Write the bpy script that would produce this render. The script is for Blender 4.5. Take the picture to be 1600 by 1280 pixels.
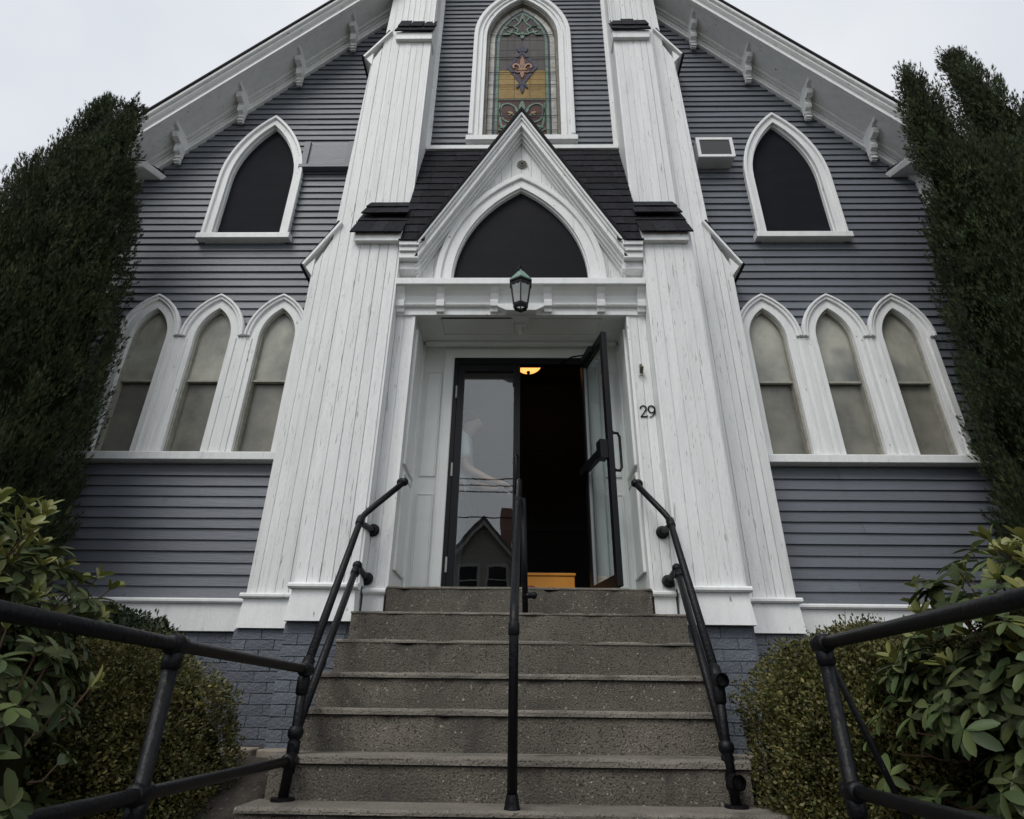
import bpy, math, random
from mathutils import Vector, Matrix, noise, Euler
random.seed(7)
R = math.radians
for o in list(bpy.data.objects): bpy.data.objects.remove(o, do_unlink=True)
S = bpy.context.scene
COL = S.collection
rnd = random.uniform

# ---------------------------------------------------------------- camera (eye level is z = 0)
def cam_axes(p, y, r):
    f = Vector((math.sin(y)*math.cos(p), math.cos(y)*math.cos(p), math.sin(p)))
    rt = Vector((math.cos(y), -math.sin(y), 0)); up = rt.cross(f)
    c, s = math.cos(r), math.sin(r)
    return c*rt + s*up, -s*rt + c*up, f
cd = bpy.data.cameras.new('camera'); cam = bpy.data.objects.new('camera', cd); COL.objects.link(cam)
rt, up, fw = cam_axes(R(26.6), R(-1.2), R(.73))
M = Matrix((rt, up, -fw)).transposed().to_4x4(); M.translation = Vector((.027, 0, 0))
cam.matrix_world = M
cd.sensor_fit = 'HORIZONTAL'; cd.sensor_width = 36; cd.lens = 936/1600*36
cd.clip_start = .05; cd.clip_end = 2000
S.camera = cam

# ---------------------------------------------------------------- world: overcast sky
W = bpy.data.worlds.new('World'); S.world = W; W.use_nodes = True
nt = W.node_tree; nt.nodes.clear()
def N(t, ty, **k):
    n = t.nodes.new(ty)
    for a, b in k.items():
        if a.startswith('i_'): n.inputs[a[2:]].default_value = b
        else: setattr(n, a, b)
    return n
SUN_EL, SUN_AZ = R(52), R(-150)      # azimuth measured from +Y towards +X: behind and left of the camera
sky = N(nt, 'ShaderNodeTexSky', sky_type='NISHITA', sun_disc=False, sun_elevation=SUN_EL, sun_rotation=SUN_AZ)
tc = N(nt, 'ShaderNodeTexCoord')
cl = N(nt, 'ShaderNodeTexNoise'); cl.inputs['Scale'].default_value = 2.4; cl.inputs['Detail'].default_value = 4
cr = N(nt, 'ShaderNodeValToRGB')
cr.color_ramp.elements[0].position = .3; cr.color_ramp.elements[0].color = (6.7, 7.1, 7.75, 1)
cr.color_ramp.elements[1].position = .7; cr.color_ramp.elements[1].color = (8.7, 8.95, 9.2, 1)
mx = N(nt, 'ShaderNodeMix', data_type='RGBA'); mx.inputs[0].default_value = .93
bg = N(nt, 'ShaderNodeBackground'); bg.inputs['Strength'].default_value = .085
wo = N(nt, 'ShaderNodeOutputWorld')
L = nt.links.new
L(tc.outputs['Generated'], cl.inputs['Vector']); L(cl.outputs['Fac'], cr.inputs['Fac'])
L(sky.outputs[0], mx.inputs[6]); L(cr.outputs[0], mx.inputs[7]); L(mx.outputs[2], bg.inputs['Color']); L(bg.outputs[0], wo.inputs[0])
sl = bpy.data.lights.new('sun', 'SUN'); sl.energy = 1.4; sl.angle = R(30); sl.color = (1, .97, .93)
so = bpy.data.objects.new('sun', sl); COL.objects.link(so)
sd = Vector((math.sin(SUN_AZ)*math.cos(SUN_EL), math.cos(SUN_AZ)*math.cos(SUN_EL), math.sin(SUN_EL)))
so.rotation_euler = sd.to_track_quat('Z', 'Y').to_euler(); so.location = sd*30
S.view_settings.view_transform = 'Standard'; S.view_settings.look = 'None'
S.view_settings.exposure = .30; S.view_settings.gamma = 1; S.view_settings.use_curve_mapping = False
S.render.resolution_x = 1024; S.render.resolution_y = 819
S.render.engine = 'CYCLES'

# ---------------------------------------------------------------- materials
def mat(name, col, rough=.6, col2=None, vscale=6, vstretch=(1, 1, 1), vramp=(.35, .65), bump=0, bscale=60, bstretch=(1, 1, 1),
        spots=None, rand=0, island=0, spec=.5, metal=0, sheen=0, emit=None, streak=None):
    """procedural surface: two-tone noise colour, optional dark/light spots, per-object or per-island value jitter, bump"""
    m = bpy.data.materials.new(name); m.use_nodes = True; t = m.node_tree; b = t.nodes['Principled BSDF']; l = t.links.new
    b.inputs['Roughness'].default_value = rough; b.inputs['Specular IOR Level'].default_value = spec; b.inputs['Metallic'].default_value = metal
    c = N(t, 'ShaderNodeTexCoord'); out = None
    def mapped(st):
        mp = N(t, 'ShaderNodeMapping'); mp.inputs['Scale'].default_value = st; l(c.outputs['Object'], mp.inputs[0]); return mp.outputs[0]
    rgb = N(t, 'ShaderNodeRGB'); rgb.outputs[0].default_value = (*col, 1); out = rgb.outputs[0]
    if col2:
        n = N(t, 'ShaderNodeTexNoise'); n.inputs['Scale'].default_value = vscale; n.inputs['Detail'].default_value = 6; n.inputs['Roughness'].default_value = .6
        l(mapped(vstretch), n.inputs['Vector'])
        mr = N(t, 'ShaderNodeMapRange'); mr.inputs[1].default_value = vramp[0]; mr.inputs[2].default_value = vramp[1]; l(n.outputs['Fac'], mr.inputs[0])
        x = N(t, 'ShaderNodeMix', data_type='RGBA'); l(mr.outputs[0], x.inputs[0]); l(out, x.inputs[6]); x.inputs[7].default_value = (*col2, 1); out = x.outputs[2]
    for sp in (spots or []):
        # sp: scale, lo, hi, colour, stretch
        n = N(t, 'ShaderNodeTexNoise'); n.inputs['Scale'].default_value = sp[0]; n.inputs['Detail'].default_value = 3
        l(mapped(sp[4] if len(sp) > 4 else (1, 1, 1)), n.inputs['Vector'])
        mr = N(t, 'ShaderNodeMapRange'); mr.inputs[1].default_value = sp[1]; mr.inputs[2].default_value = sp[2]; l(n.outputs['Fac'], mr.inputs[0])
        x = N(t, 'ShaderNodeMix', data_type='RGBA'); l(mr.outputs[0], x.inputs[0]); l(out, x.inputs[6]); x.inputs[7].default_value = (*sp[3], 1); out = x.outputs[2]
    if rand or island:
        if rand: o = N(t, 'ShaderNodeObjectInfo').outputs['Random']; amt = rand
        else: o = N(t, 'ShaderNodeNewGeometry').outputs['Random Per Island']; amt = island
        mr = N(t, 'ShaderNodeMapRange'); mr.inputs[3].default_value = 1-amt; mr.inputs[4].default_value = 1+amt; l(o, mr.inputs[0])
        h = N(t, 'ShaderNodeHueSaturation'); l(mr.outputs[0], h.inputs['Value']); l(out, h.inputs['Color']); out = h.outputs[0]
        if island:
            mr2 = N(t, 'ShaderNodeMapRange'); mr2.inputs[3].default_value = .5-.035; mr2.inputs[4].default_value = .5+.02
            wn = N(t, 'ShaderNodeTexWhiteNoise', noise_dimensions='1D'); l(o, wn.inputs['W']); l(wn.outputs['Value'], mr2.inputs[0]); l(mr2.outputs[0], h.inputs['Hue'])
    l(out, b.inputs['Base Color'])
    if bump:
        n = N(t, 'ShaderNodeTexNoise'); n.inputs['Scale'].default_value = bscale; n.inputs['Detail'].default_value = 5; l(mapped(bstretch), n.inputs['Vector'])
        bp = N(t, 'ShaderNodeBump'); bp.inputs['Strength'].default_value = bump; bp.inputs['Distance'].default_value = .01
        l(n.outputs['Fac'], bp.inputs['Height']); l(bp.outputs[0], b.inputs['Normal'])
    if emit:
        b.inputs['Emission Color'].default_value = (*emit[0], 1); b.inputs['Emission Strength'].default_value = emit[1]
    return m

WHITE = mat('white_paint', (.79, .80, .795), .5, (.69, .705, .70), 5, (3, 3, .6), (.4, .75), .25, 90, (1, 1, .35),
            spots=[(30, .70, .74, (.30, .30, .28), (1, 1, .4)), (3, .62, .8, (.60, .61, .59), (6, 6, .5))], rand=.035)
BOARD = mat('weathered_white_boards', (.77, .78, .775), .55, (.66, .675, .67), 4, (5, 5, .5), (.4, .75), .4, 70, (1, 1, .25),
            spots=[(55, .672, .70, (.22, .22, .21), (2.6, 1, .12)), (14, .70, .74, (.42, .42, .40), (2, 1, .22)), (120, .70, .73, (.30, .29, .27), (1, 1, .6)), (2.2, .6, .8, (.58, .60, .585), (8, 8, .6))], rand=.05)
GAP = mat('grimy_joint', (.16, .16, .15), .9)
SMOOTHW = mat('recess_white', (.84, .86, .845), .45, (.78, .80, .78), 3, (1, 1, 1), (.4, .7), .1, 40)
SIDING = mat('slate_blue_clapboard_paint', (.135, .150, .173), .5, (.112, .125, .145), 3, (.35, 1, 3), (.35, .7), .35, 60, (.12, 1, 2),
             spots=[(40, .70, .74, (.095, .105, .12), (.2, 1, 1.5)), (2.4, .55, .75, (.115, .128, .146), (3, 1, .35)), (70, .73, .75, (.26, .28, .30), (.6, 1, 1))], rand=.11)
BRICKM = mat('painted_brick', (.125, .142, .168), .7, (.10, .115, .138), 14, (1, 1, 1), (.35, .7), .9, 55, spots=[(45, .69, .74, (.06, .065, .075))], rand=.12)
MORTAR = mat('painted_mortar', (.115, .131, .155), .9, (.09, .103, .123), 20, bump=.6, bscale=80)
SHING = mat('asphalt_shingle', (.023, .023, .028), .95, (.012, .012, .015), 25, (1, 1, 1), (.35, .65), .6, 250, spots=[(140, .62, .7, (.055, .055, .06))], rand=.3, spec=.2)
ROOFM = mat('roof_shingle_field', (.040, .038, .042), .95, (.022, .021, .024), 8, bump=.6, bscale=120, spec=.2)
DARKP = mat('black_board', (.005, .0056, .008), .6, (.0085, .0092, .012), 5, (.4, 1, 3), (.3, .7), .12, 40, spots=[(22, .74, .76, (.09, .09, .095))], spec=.1)
SCREEN = mat('dark_screen', (.007, .0077, .011), .8, (.0105, .0115, .0155), 4, (1, 1, 2), (.3, .7), .1, 200, spec=.12)
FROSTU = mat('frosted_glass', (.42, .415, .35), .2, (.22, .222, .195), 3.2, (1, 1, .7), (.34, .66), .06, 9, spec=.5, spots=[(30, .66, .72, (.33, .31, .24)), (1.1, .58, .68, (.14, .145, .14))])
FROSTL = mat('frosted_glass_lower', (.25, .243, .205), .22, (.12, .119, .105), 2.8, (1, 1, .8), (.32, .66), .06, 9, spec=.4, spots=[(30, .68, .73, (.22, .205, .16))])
PUTTY = mat('window_putty', (.36, .35, .30), .7, (.26, .255, .22), 20)
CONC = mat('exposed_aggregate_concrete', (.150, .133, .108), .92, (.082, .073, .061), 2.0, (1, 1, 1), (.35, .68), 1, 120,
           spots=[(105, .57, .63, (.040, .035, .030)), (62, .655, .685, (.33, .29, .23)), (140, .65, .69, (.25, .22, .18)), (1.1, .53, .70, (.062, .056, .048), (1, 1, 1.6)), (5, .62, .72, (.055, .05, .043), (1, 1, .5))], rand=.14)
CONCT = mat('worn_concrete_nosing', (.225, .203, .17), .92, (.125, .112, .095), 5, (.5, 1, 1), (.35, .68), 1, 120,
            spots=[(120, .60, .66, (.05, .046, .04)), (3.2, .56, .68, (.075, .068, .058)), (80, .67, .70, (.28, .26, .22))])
CRACK = mat('crack', (.02, .02, .02), .95)
IRON = mat('black_pipe_paint', (.0035, .0038, .0055), .42, (.007, .0073, .009), 9, (1, 1, 1), (.4, .7), .35, 55, spots=[(70, .71, .74, (.06, .06, .062)), (26, .735, .76, (.055, .035, .022))], spec=.22)
ALU = mat('black_aluminium', (.005, .0055, .007), .4, spec=.22)
ALULIT = mat('grey_gasket', (.25, .26, .26), .5)
DARKROOM = mat('dark_vestibule', (.034, .033, .033), .8, (.046, .044, .043), 2)  # dark base colour stands in for the vestibule being mostly unlit
VERDI = mat('verdigris_copper', (.19, .30, .25), .75, (.10, .18, .15), 18, (1, 1, .5), (.35, .65), .3, 90)
LEAD = mat('lead_came', (.035, .036, .038), .6)
SOIL = mat('mulch_soil', (.060, .048, .038), 1, (.030, .026, .022), 9, bump=1, bscale=40, spots=[(50, .62, .68, (.13, .105, .08))])
FLAG = mat('brown_flagstone', (.30, .255, .205), .85, (.21, .185, .155), 6, bump=.5, bscale=40)
ASPH = mat('asphalt', (.055, .055, .057), .95, (.04, .04, .042), 3, bump=.5, bscale=80)
WALK = mat('sidewalk_concrete', (.32, .31, .29), .9, (.25, .245, .23), 2, bump=.4, bscale=70)
GRASS = mat('lawn', (.06, .085, .03), .95, (.045, .065, .025), 4, bump=.8, bscale=60)
ORANGE = mat('orange_plastic', (.72, .30, .03), .5, (.62, .24, .02), 3)
REDMK = mat('dark_red_print', (.30, .05, .03), .6)
SKIN = mat('skin', (.50, .33, .25), .5); SHIRT = mat('white_cotton', (.86, .88, .90), .9, (.80, .82, .85), 6, bump=.3, bscale=20)
TROU = mat('grey_trousers', (.10, .10, .11), .9); HAIR = mat('dark_hair', (.03, .022, .018), .7)
GREYM = mat('grey_metal', (.35, .36, .35), .5); BRASS = mat('tarnished_metal', (.12, .10, .075), .5, metal=.4)
def glass(name, tint, ior, wavy=0):
    m = bpy.data.materials.new(name); m.use_nodes = True; t = m.node_tree; t.nodes.clear(); l = t.links.new
    tr = N(t, 'ShaderNodeBsdfTransparent'); tr.inputs[0].default_value = (*tint, 1)
    g = N(t, 'ShaderNodeBsdfGlossy'); g.inputs['Roughness'].default_value = .0
    lw_ = N(t, 'ShaderNodeLayerWeight'); lw_.inputs['Blend'].default_value = .5
    p5 = N(t, 'ShaderNodeMath', operation='POWER'); p5.inputs[1].default_value = 5; l(lw_.outputs['Facing'], p5.inputs[0])
    f = N(t, 'ShaderNodeMapRange'); r0 = ((ior-1)/(ior+1))**2; f.inputs[3].default_value = r0; f.inputs[4].default_value = 1; l(p5.outputs[0], f.inputs[0])
    x = N(t, 'ShaderNodeMixShader'); o = N(t, 'ShaderNodeOutputMaterial')
    if wavy:
        tcx = N(t, 'ShaderNodeTexCoord'); nz = N(t, 'ShaderNodeTexNoise'); nz.inputs['Scale'].default_value = 2.6; nz.inputs['Detail'].default_value = 2; l(tcx.outputs['Object'], nz.inputs['Vector'])
        bp = N(t, 'ShaderNodeBump'); bp.inputs['Strength'].default_value = wavy; bp.inputs['Distance'].default_value = .02; l(nz.outputs['Fac'], bp.inputs['Height']); l(bp.outputs[0], g.inputs['Normal'])
    l(f.outputs[0], x.inputs[0]); l(tr.outputs[0], x.inputs[1]); l(g.outputs[0], x.inputs[2]); l(x.outputs[0], o.inputs[0]); return m
GLASS = glass('door_glass', (.90, .93, .93), 2.15, .028)
LGLASS = bpy.data.materials.new('lantern_frosted_glass'); LGLASS.use_nodes = True
_t = LGLASS.node_tree; _b = _t.nodes['Principled BSDF']; _b.inputs['Base Color'].default_value = (.42, .44, .43, 1); _b.inputs['Roughness'].default_value = .35; _b.inputs['Alpha'].default_value = .6
def leafmat(name, c1, c2, rough=.45, amt=.45, spec=.4, island=True, drift=0):
    m = bpy.data.materials.new(name); m.use_nodes = True; t = m.node_tree; b = t.nodes['Principled BSDF']; l = t.links.new
    o = N(t, 'ShaderNodeNewGeometry').outputs['Random Per Island'] if island else N(t, 'ShaderNodeObjectInfo').outputs['Random']
    x = N(t, 'ShaderNodeMix', data_type='RGBA'); x.inputs[6].default_value = (*c1, 1); x.inputs[7].default_value = (*c2, 1)
    wn = N(t, 'ShaderNodeTexWhiteNoise', noise_dimensions='1D'); l(o, wn.inputs['W']); l(wn.outputs['Value'], x.inputs[0])
    mr = N(t, 'ShaderNodeMapRange'); mr.inputs[3].default_value = 1-amt; mr.inputs[4].default_value = 1+amt; l(o, mr.inputs[0])
    if drift:
        tcx = N(t, 'ShaderNodeTexCoord'); nz = N(t, 'ShaderNodeTexNoise'); nz.inputs['Scale'].default_value = drift; nz.inputs['Detail'].default_value = 3; l(tcx.outputs['Object'], nz.inputs['Vector'])
        m2 = N(t, 'ShaderNodeMapRange'); m2.inputs[1].default_value = .3; m2.inputs[2].default_value = .7; m2.inputs[3].default_value = .55; m2.inputs[4].default_value = 1.5; l(nz.outputs['Fac'], m2.inputs[0])
        mm = N(t, 'ShaderNodeMath', operation='MULTIPLY'); l(mr.outputs[0], mm.inputs[0]); l(m2.outputs[0], mm.inputs[1]); mr = mm
    h = N(t, 'ShaderNodeHueSaturation'); l(x.outputs[2], h.inputs['Color']); l(mr.outputs[0], h.inputs['Value']); l(h.outputs[0], b.inputs['Base Color'])
    b.inputs['Roughness'].default_value = rough; b.inputs['Specular IOR Level'].default_value = spec
    tl = N(t, 'ShaderNodeBsdfTranslucent'); l(h.outputs[0], tl.inputs[0])
    ms = N(t, 'ShaderNodeMixShader'); ms.inputs[0].default_value = .22; l(b.outputs[0], ms.inputs[1]); l(tl.outputs[0], ms.inputs[2]); l(ms.outputs[0], t.nodes['Material Output'].inputs[0])
    return m
ARBOR = leafmat('arborvitae_foliage', (.018, .031, .013), (.040, .053, .019), .7, .45, .2, True, 3.2)
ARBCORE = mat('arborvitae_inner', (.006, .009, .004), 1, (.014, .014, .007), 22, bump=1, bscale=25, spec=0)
BOXW = leafmat('boxwood_foliage', (.050, .064, .018), (.135, .115, .040), .5, .5, .35, True, 5)
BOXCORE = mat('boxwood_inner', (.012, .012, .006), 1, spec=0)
RHODO = leafmat('rhododendron_leaf_mass', (.046, .072, .028), (.085, .108, .038), .46, .45, .3, True, 3)
RHODL = leafmat('rhododendron_leaf', (.046, .072, .028), (.088, .110, .038), .46, .45, .3, False)
RHODN = leafmat('rhododendron_new_leaf', (.13, .155, .036), (.19, .185, .055), .4, .3, .4, False)
YEW = leafmat('yew_foliage', (.020, .034, .020), (.035, .050, .026), .6, .4, .3)
TWIG = mat('twig_bark', (.085, .06, .042), .9, (.05, .038, .028), 30)
STEMR = mat('reddish_stem', (.070, .038, .022), .8)
HOUSEW = mat('brown_clapboard', (.24, .225, .21), .8, (.20, .185, .17), 3, (.1, 1, 8)); GREYT = mat('grey_trim', (.30, .29, .28), .8); HOUSER = mat('house_roof', (.06, .055, .055), .9)

# ---------------------------------------------------------------- mesh helpers
class MB:
    def __init__(s): s.v = []; s.f = []
    def add(s, v, f):
        b = len(s.v); s.v += [tuple(p) for p in v]; s.f += [tuple(i+b for i in q) for q in f]; return s
    def box(s, x0, x1, y0, y1, z0, z1):
        if x0 > x1: x0, x1 = x1, x0
        return s.add([(x0,y0,z0),(x1,y0,z0),(x1,y1,z0),(x0,y1,z0),(x0,y0,z1),(x1,y0,z1),(x1,y1,z1),(x0,y1,z1)],
                     [(0,3,2,1),(4,5,6,7),(0,1,5,4),(1,2,6,5),(2,3,7,6),(3,0,4,7)])
    def hexa(s, p): return s.add(p, [(0,3,2,1),(4,5,6,7),(0,1,5,4),(1,2,6,5),(2,3,7,6),(3,0,4,7)])
    def prism(s, pts, y0, y1):
        """polygon in the x-z plane extruded from y0 (front) to y1"""
        n = len(pts)
        return s.add([(x, y0, z) for x, z in pts]+[(x, y1, z) for x, z in pts],
                     [tuple(range(n)), tuple(range(2*n-1, n-1, -1))]+[(i, i+n, (i+1) % n+n, (i+1) % n) for i in range(n)])
    def prismx(s, pts, x0, x1):
        """polygon in the y-z plane extruded along x"""
        n = len(pts)
        return s.add([(x0, y, z) for y, z in pts]+[(x1, y, z) for y, z in pts],
                     [tuple(range(n)), tuple(range(2*n-1, n-1, -1))]+[(i, i+n, (i+1) % n+n, (i+1) % n) for i in range(n)])
    def ribbon(s, a, b, y0, y1, closed=False):
        """solid band between polylines a and b (x,z lists of equal length)"""
        n = len(a); V = [(x, y0, z) for x, z in a]+[(x, y0, z) for x, z in b]+[(x, y1, z) for x, z in a]+[(x, y1, z) for x, z in b]; F = []
        for i in range(n if closed else n-1):
            j = (i+1) % n
            F += [(i, j, n+j, n+i), (2*n+i, 3*n+i, 3*n+j, 2*n+j), (i, 2*n+i, 2*n+j, j), (n+i, n+j, 3*n+j, 3*n+i)]
        if not closed: F += [(0, n, 3*n, 2*n), (n-1, 3*n-1, 4*n-1, 2*n-1)]
        return s.add(V, F)
    def tube(s, pts, r, n=10, cap=True, r1=None):
        pts = [Vector(p) for p in pts]; V = []; F = []; m = len(pts); ref = None
        for i, p in enumerate(pts):
            d = (pts[min(i+1, m-1)]-pts[max(i-1, 0)]).normalized()
            if ref is None: ref = d.orthogonal().normalized()
            ref = (ref-d*ref.dot(d)).normalized(); q = d.cross(ref)
            rr = (r if r1 is None else r+(r1-r)*i/(m-1)) if not isinstance(r, (list, tuple)) else r[i]
            for k in range(n):
                a = 2*math.pi*k/n; V.append(p+(ref*math.cos(a)+q*math.sin(a))*rr)
        for i in range(m-1):
            for k in range(n): F.append((i*n+k, i*n+(k+1) % n, (i+1)*n+(k+1) % n, (i+1)*n+k))
        if cap: F += [tuple(range(n-1, -1, -1)), tuple(range((m-1)*n, m*n))]
        return s.add(V, F)
    def ball(s, c, r, n=12, m=8, sx=1, sy=1, sz=1):
        V = [(c[0], c[1], c[2]-r*sz)]; F = []
        for i in range(1, m):
            t = math.pi*i/m-math.pi/2
            for k in range(n):
                a = 2*math.pi*k/n; V.append((c[0]+r*sx*math.cos(t)*math.cos(a), c[1]+r*sy*math.cos(t)*math.sin(a), c[2]+r*sz*math.sin(t)))
        V.append((c[0], c[1], c[2]+r*sz)); e = len(V)-1
        for k in range(n):
            F.append((0, 1+(k+1) % n, 1+k)); F.append((e, 1+(m-2)*n+k, 1+(m-2)*n+(k+1) % n))
            for i in range(m-2): F.append((1+i*n+k, 1+i*n+(k+1) % n, 1+(i+1)*n+(k+1) % n, 1+(i+1)*n+k))
        return s.add(V, F)
    def mesh(s, name, m, smooth=False):
        me = bpy.data.meshes.new(name); me.from_pydata(s.v, [], s.f); me.materials.append(m)
        if smooth: me.polygons.foreach_set('use_smooth', [True]*len(me.polygons))
        me.update(); return me
    def build(s, name, m, parent=None, smooth=False, bevel=0, fix=True):
        me = s.mesh(name, m, smooth)
        if fix:
            import bmesh
            b = bmesh.new(); b.from_mesh(me); bmesh.ops.recalc_face_normals(b, faces=b.faces); b.to_mesh(me); b.free()
        o = bpy.data.objects.new(name, me); COL.objects.link(o)
        if parent: attach(o, parent)
        if bevel:
            md = o.modifiers.new('bevel', 'BEVEL'); md.width = bevel; md.segments = 2; md.limit_method = 'ANGLE'; md.angle_limit = R(40)
        return o
def attach(o, p):
    o.parent = p; o.matrix_parent_inverse = Matrix.Translation(-world_loc(p))
def world_loc(p):
    # empties carry a translation; meshes used as parents sit at the origin unless placed
    return Vector(p.get('_w', (0, 0, 0)))
def empty(name, loc, label=None, cat=None, group=None, parent=None):
    o = bpy.data.objects.new(name, None); COL.objects.link(o); o.empty_display_size = .1
    if parent: attach(o, parent)
    o.location = loc; o['_w'] = loc
    if label: tag(o, label, cat, group)
    return o
def tag(o, label=None, cat=None, group=None, kind=None):
    if label: o['label'] = label
    if cat: o['category'] = cat
    if group: o['group'] = group
    if kind: o['kind'] = kind
    return o
def inst(me, name, parent, loc, rot=(0, 0, 0), sc=(1, 1, 1)):
    o = bpy.data.objects.new(name, me); COL.objects.link(o); attach(o, parent)
    o.location = loc; o.rotation_euler = rot; o.scale = sc; return o
def B(name, m, parent, *a, bevel=0): return MB().box(*a).build(name, m, parent, bevel=bevel)

# ---------------------------------------------------------------- gothic arch
class Arch:
    def __init__(s, cx, w, zs, h, zb):
        s.cx, s.w, s.zs, s.zb = cx, w, zs, zb; s.R = (h*h+w*w)/(2*w); s.c = s.R-w
    def line(s, d=0, n=10, zb=None, legs=True):
        """outline offset outward by d: bottom left, spring, apex, spring, bottom right"""
        r = s.R+d; a1 = math.acos(min(1, s.c/r)); zb = s.zb if zb is None else zb
        left = [(s.cx+s.c-r*math.cos(a1*i/n), s.zs+r*math.sin(a1*i/n)) for i in range(n+1)]
        right = [(2*s.cx-x, z) for x, z in reversed(left[:-1])]
        p = left+right
        if legs: p = [(s.cx-s.w-d, zb)]+p+[(s.cx+s.w+d, zb)]
        return p
    def half(s, z, d=0):
        if z <= s.zs: return s.w+d
        q = (s.R+d)**2-(z-s.zs)**2
        return max(0, math.sqrt(q)-s.c) if q > 0 else 0

# =================================================================== SETTING
YW = 4.77            # face of the clapboard wall
def gz(x, y):
    """terrain height"""
    a = max(0, min(1, (y-.2)/3.6)); t = a*a*(3-2*a)
    bed = -1.5+(1.5-.24)*t
    if abs(x) < 1.12: bed = min(bed, -1.55)
    if y < -2.0: bed = -1.55
    if abs(x) > 9: bed = min(bed, -1.5+.9*t)
    return bed
def ground():
    xs = [-300, -80, -30, -14, -9]+[-8+i*.25 for i in range(65)]+[9, 14, 30, 80, 300]
    ys = [-300, -100, -40, -20, -12, -6, -3, -2.01]+[-1.9+i*.2 for i in range(40)]+[7, 10, 20, 60, 300]
    xs = sorted(set(round(x, 3) for x in xs+[-1.11, -1.13, 1.11, 1.13]))
    V = [(x, y, gz(x, y)+(.015*noise.noise((x*3, y*3, 0)) if y > .5 and abs(x) < 9 else 0)) for y in ys for x in xs]; n = len(xs)
    F = [(j*n+i, j*n+i+1, (j+1)*n+i+1, (j+1)*n+i) for j in range(len(ys)-1) for i in range(n-1)]
    return tag(MB().add(V, F).build('ground', SOIL, smooth=True), kind='structure')
ground()
g = tag(B('sidewalk', WALK, None, -60, 60, -1.9, .15, -1.6, -1.50), kind='structure')
B('kerb', WALK, g, -60, 60, -2.05, -1.902, -1.65, -1.505)
tag(B('road', ASPH, None, -120, 120, -10.2, -2.06, -1.7, -1.60), kind='structure')
tag(B('far_sidewalk', WALK, None, -60, 60, -12.2, -10.22, -1.7, -1.48), kind='structure')
tag(B('lawn', GRASS, None, -60, 60, -60, -12.22, -1.7, -1.46), kind='structure')

# ------------------------------------------------------------------- stairs
LV = [(4.22, .7505), (3.985, .552), (3.755, .362), (3.525, .173), (3.29, -.001), (3.06, -.188), (2.85, -.362)]
def rough_block(x0, x1, y0, y1, z0, z1, nx=44, amp=.004, seed=0, rounde=.012):
    """a slab with a worn, slightly wavy front and top edge"""
    prof = [(y1, z0), (y0, z0), (y0, z0+(z1-z0)*.5), (y0, z1-rounde), (y0+rounde*.35, z1-rounde*.35), (y0+rounde, z1), (y1, z1)]
    V = []; F = []; m = len(prof)
    for i in range(nx+1):
        x = x0+(x1-x0)*i/nx
        for k, (y, z) in enumerate(prof):
            a = amp*noise.noise((x*5, z*9, seed))+amp*.8*noise.noise((x*19, k*.7, seed+9)) if 1 <= k <= 5 else 0
            e = 0
            if k in (3, 4, 5):
                e = max(0, noise.noise((x*7, seed*3.1, 4))-.25)*.035
            V.append((x, y+a+e, z+(a*.6-e*.8 if k in (3, 4, 5) else 0)))
    for i in range(nx):
        for k in range(m): F.append((i*m+k, i*m+(k+1) % m, (i+1)*m+(k+1) % m, (i+1)*m+k))
    F += [tuple(range(m-1, -1, -1)), tuple(range(nx*m, nx*m+m))]
    return MB().add(V, F)
stairs = tag(empty('front_steps', (0, 2.85, -1.5)), 'worn brown aggregate concrete steps rising to the open church door', 'steps')
hw = [(-.905, .905), (-1.065, 1.065), (-1.07, 1.05), (-1.075, 1.03), (-1.06, 1.0), (-1.09, 1.02), (-1.12, 1.09)]
for i, (y, z) in enumerate(LV):
    y1 = LV[i-1][0]+.04 if i else 4.86
    th = (.016, .016, .02, .028, .03, .036, .022)[i]
    ov = .004 if i < 3 else .014
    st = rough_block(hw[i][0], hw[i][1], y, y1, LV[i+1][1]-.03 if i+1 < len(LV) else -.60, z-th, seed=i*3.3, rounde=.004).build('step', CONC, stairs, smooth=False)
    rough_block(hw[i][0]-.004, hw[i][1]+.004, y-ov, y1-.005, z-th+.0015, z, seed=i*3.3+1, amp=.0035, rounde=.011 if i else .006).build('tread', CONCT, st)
    if i in (3, 4, 5, 6):   # open crack below the nosing
        pts = [(hw[i][0]+.03+(hw[i][1]-hw[i][0]-.06)*k/60, z-th-.001+.004*noise.noise((k*.3, i, 0))) for k in range(61)]
        q = [(x, zz-.0035-.004*max(0, noise.noise((x*4, i*2.2, 1)))) for x, zz in pts]
        MB().ribbon(pts, q, y-.0065, y+.01).build('joint_crack', CRACK, st)
lower = [(2.58-.26*k, -.55-.19*k) for k in range(5)]
for k, (y, z) in enumerate(lower):
    rough_block(-.99, .99, y, y+.33, z-.22, z, seed=40+k).build('step', CONC, stairs)
MB().box(-1.03, .98, 3.0, 4.9, -1.5, -.37).build('stair_base', CONC, stairs)
for s in (-1, 1): MB().prismx([(.4, -1.56), (.4, -1.2), (2.82, -.66), (2.82, -1.56)], s*.995, s*1.11).build('cheek_wall', CONC, stairs)
MB().prism([(-1.12, -1.3), (1.09, -1.3), (1.09, -.61), (-1.12, -.61)], 2.87, 3.1).build('lower_riser', CONC, stairs)
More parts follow.
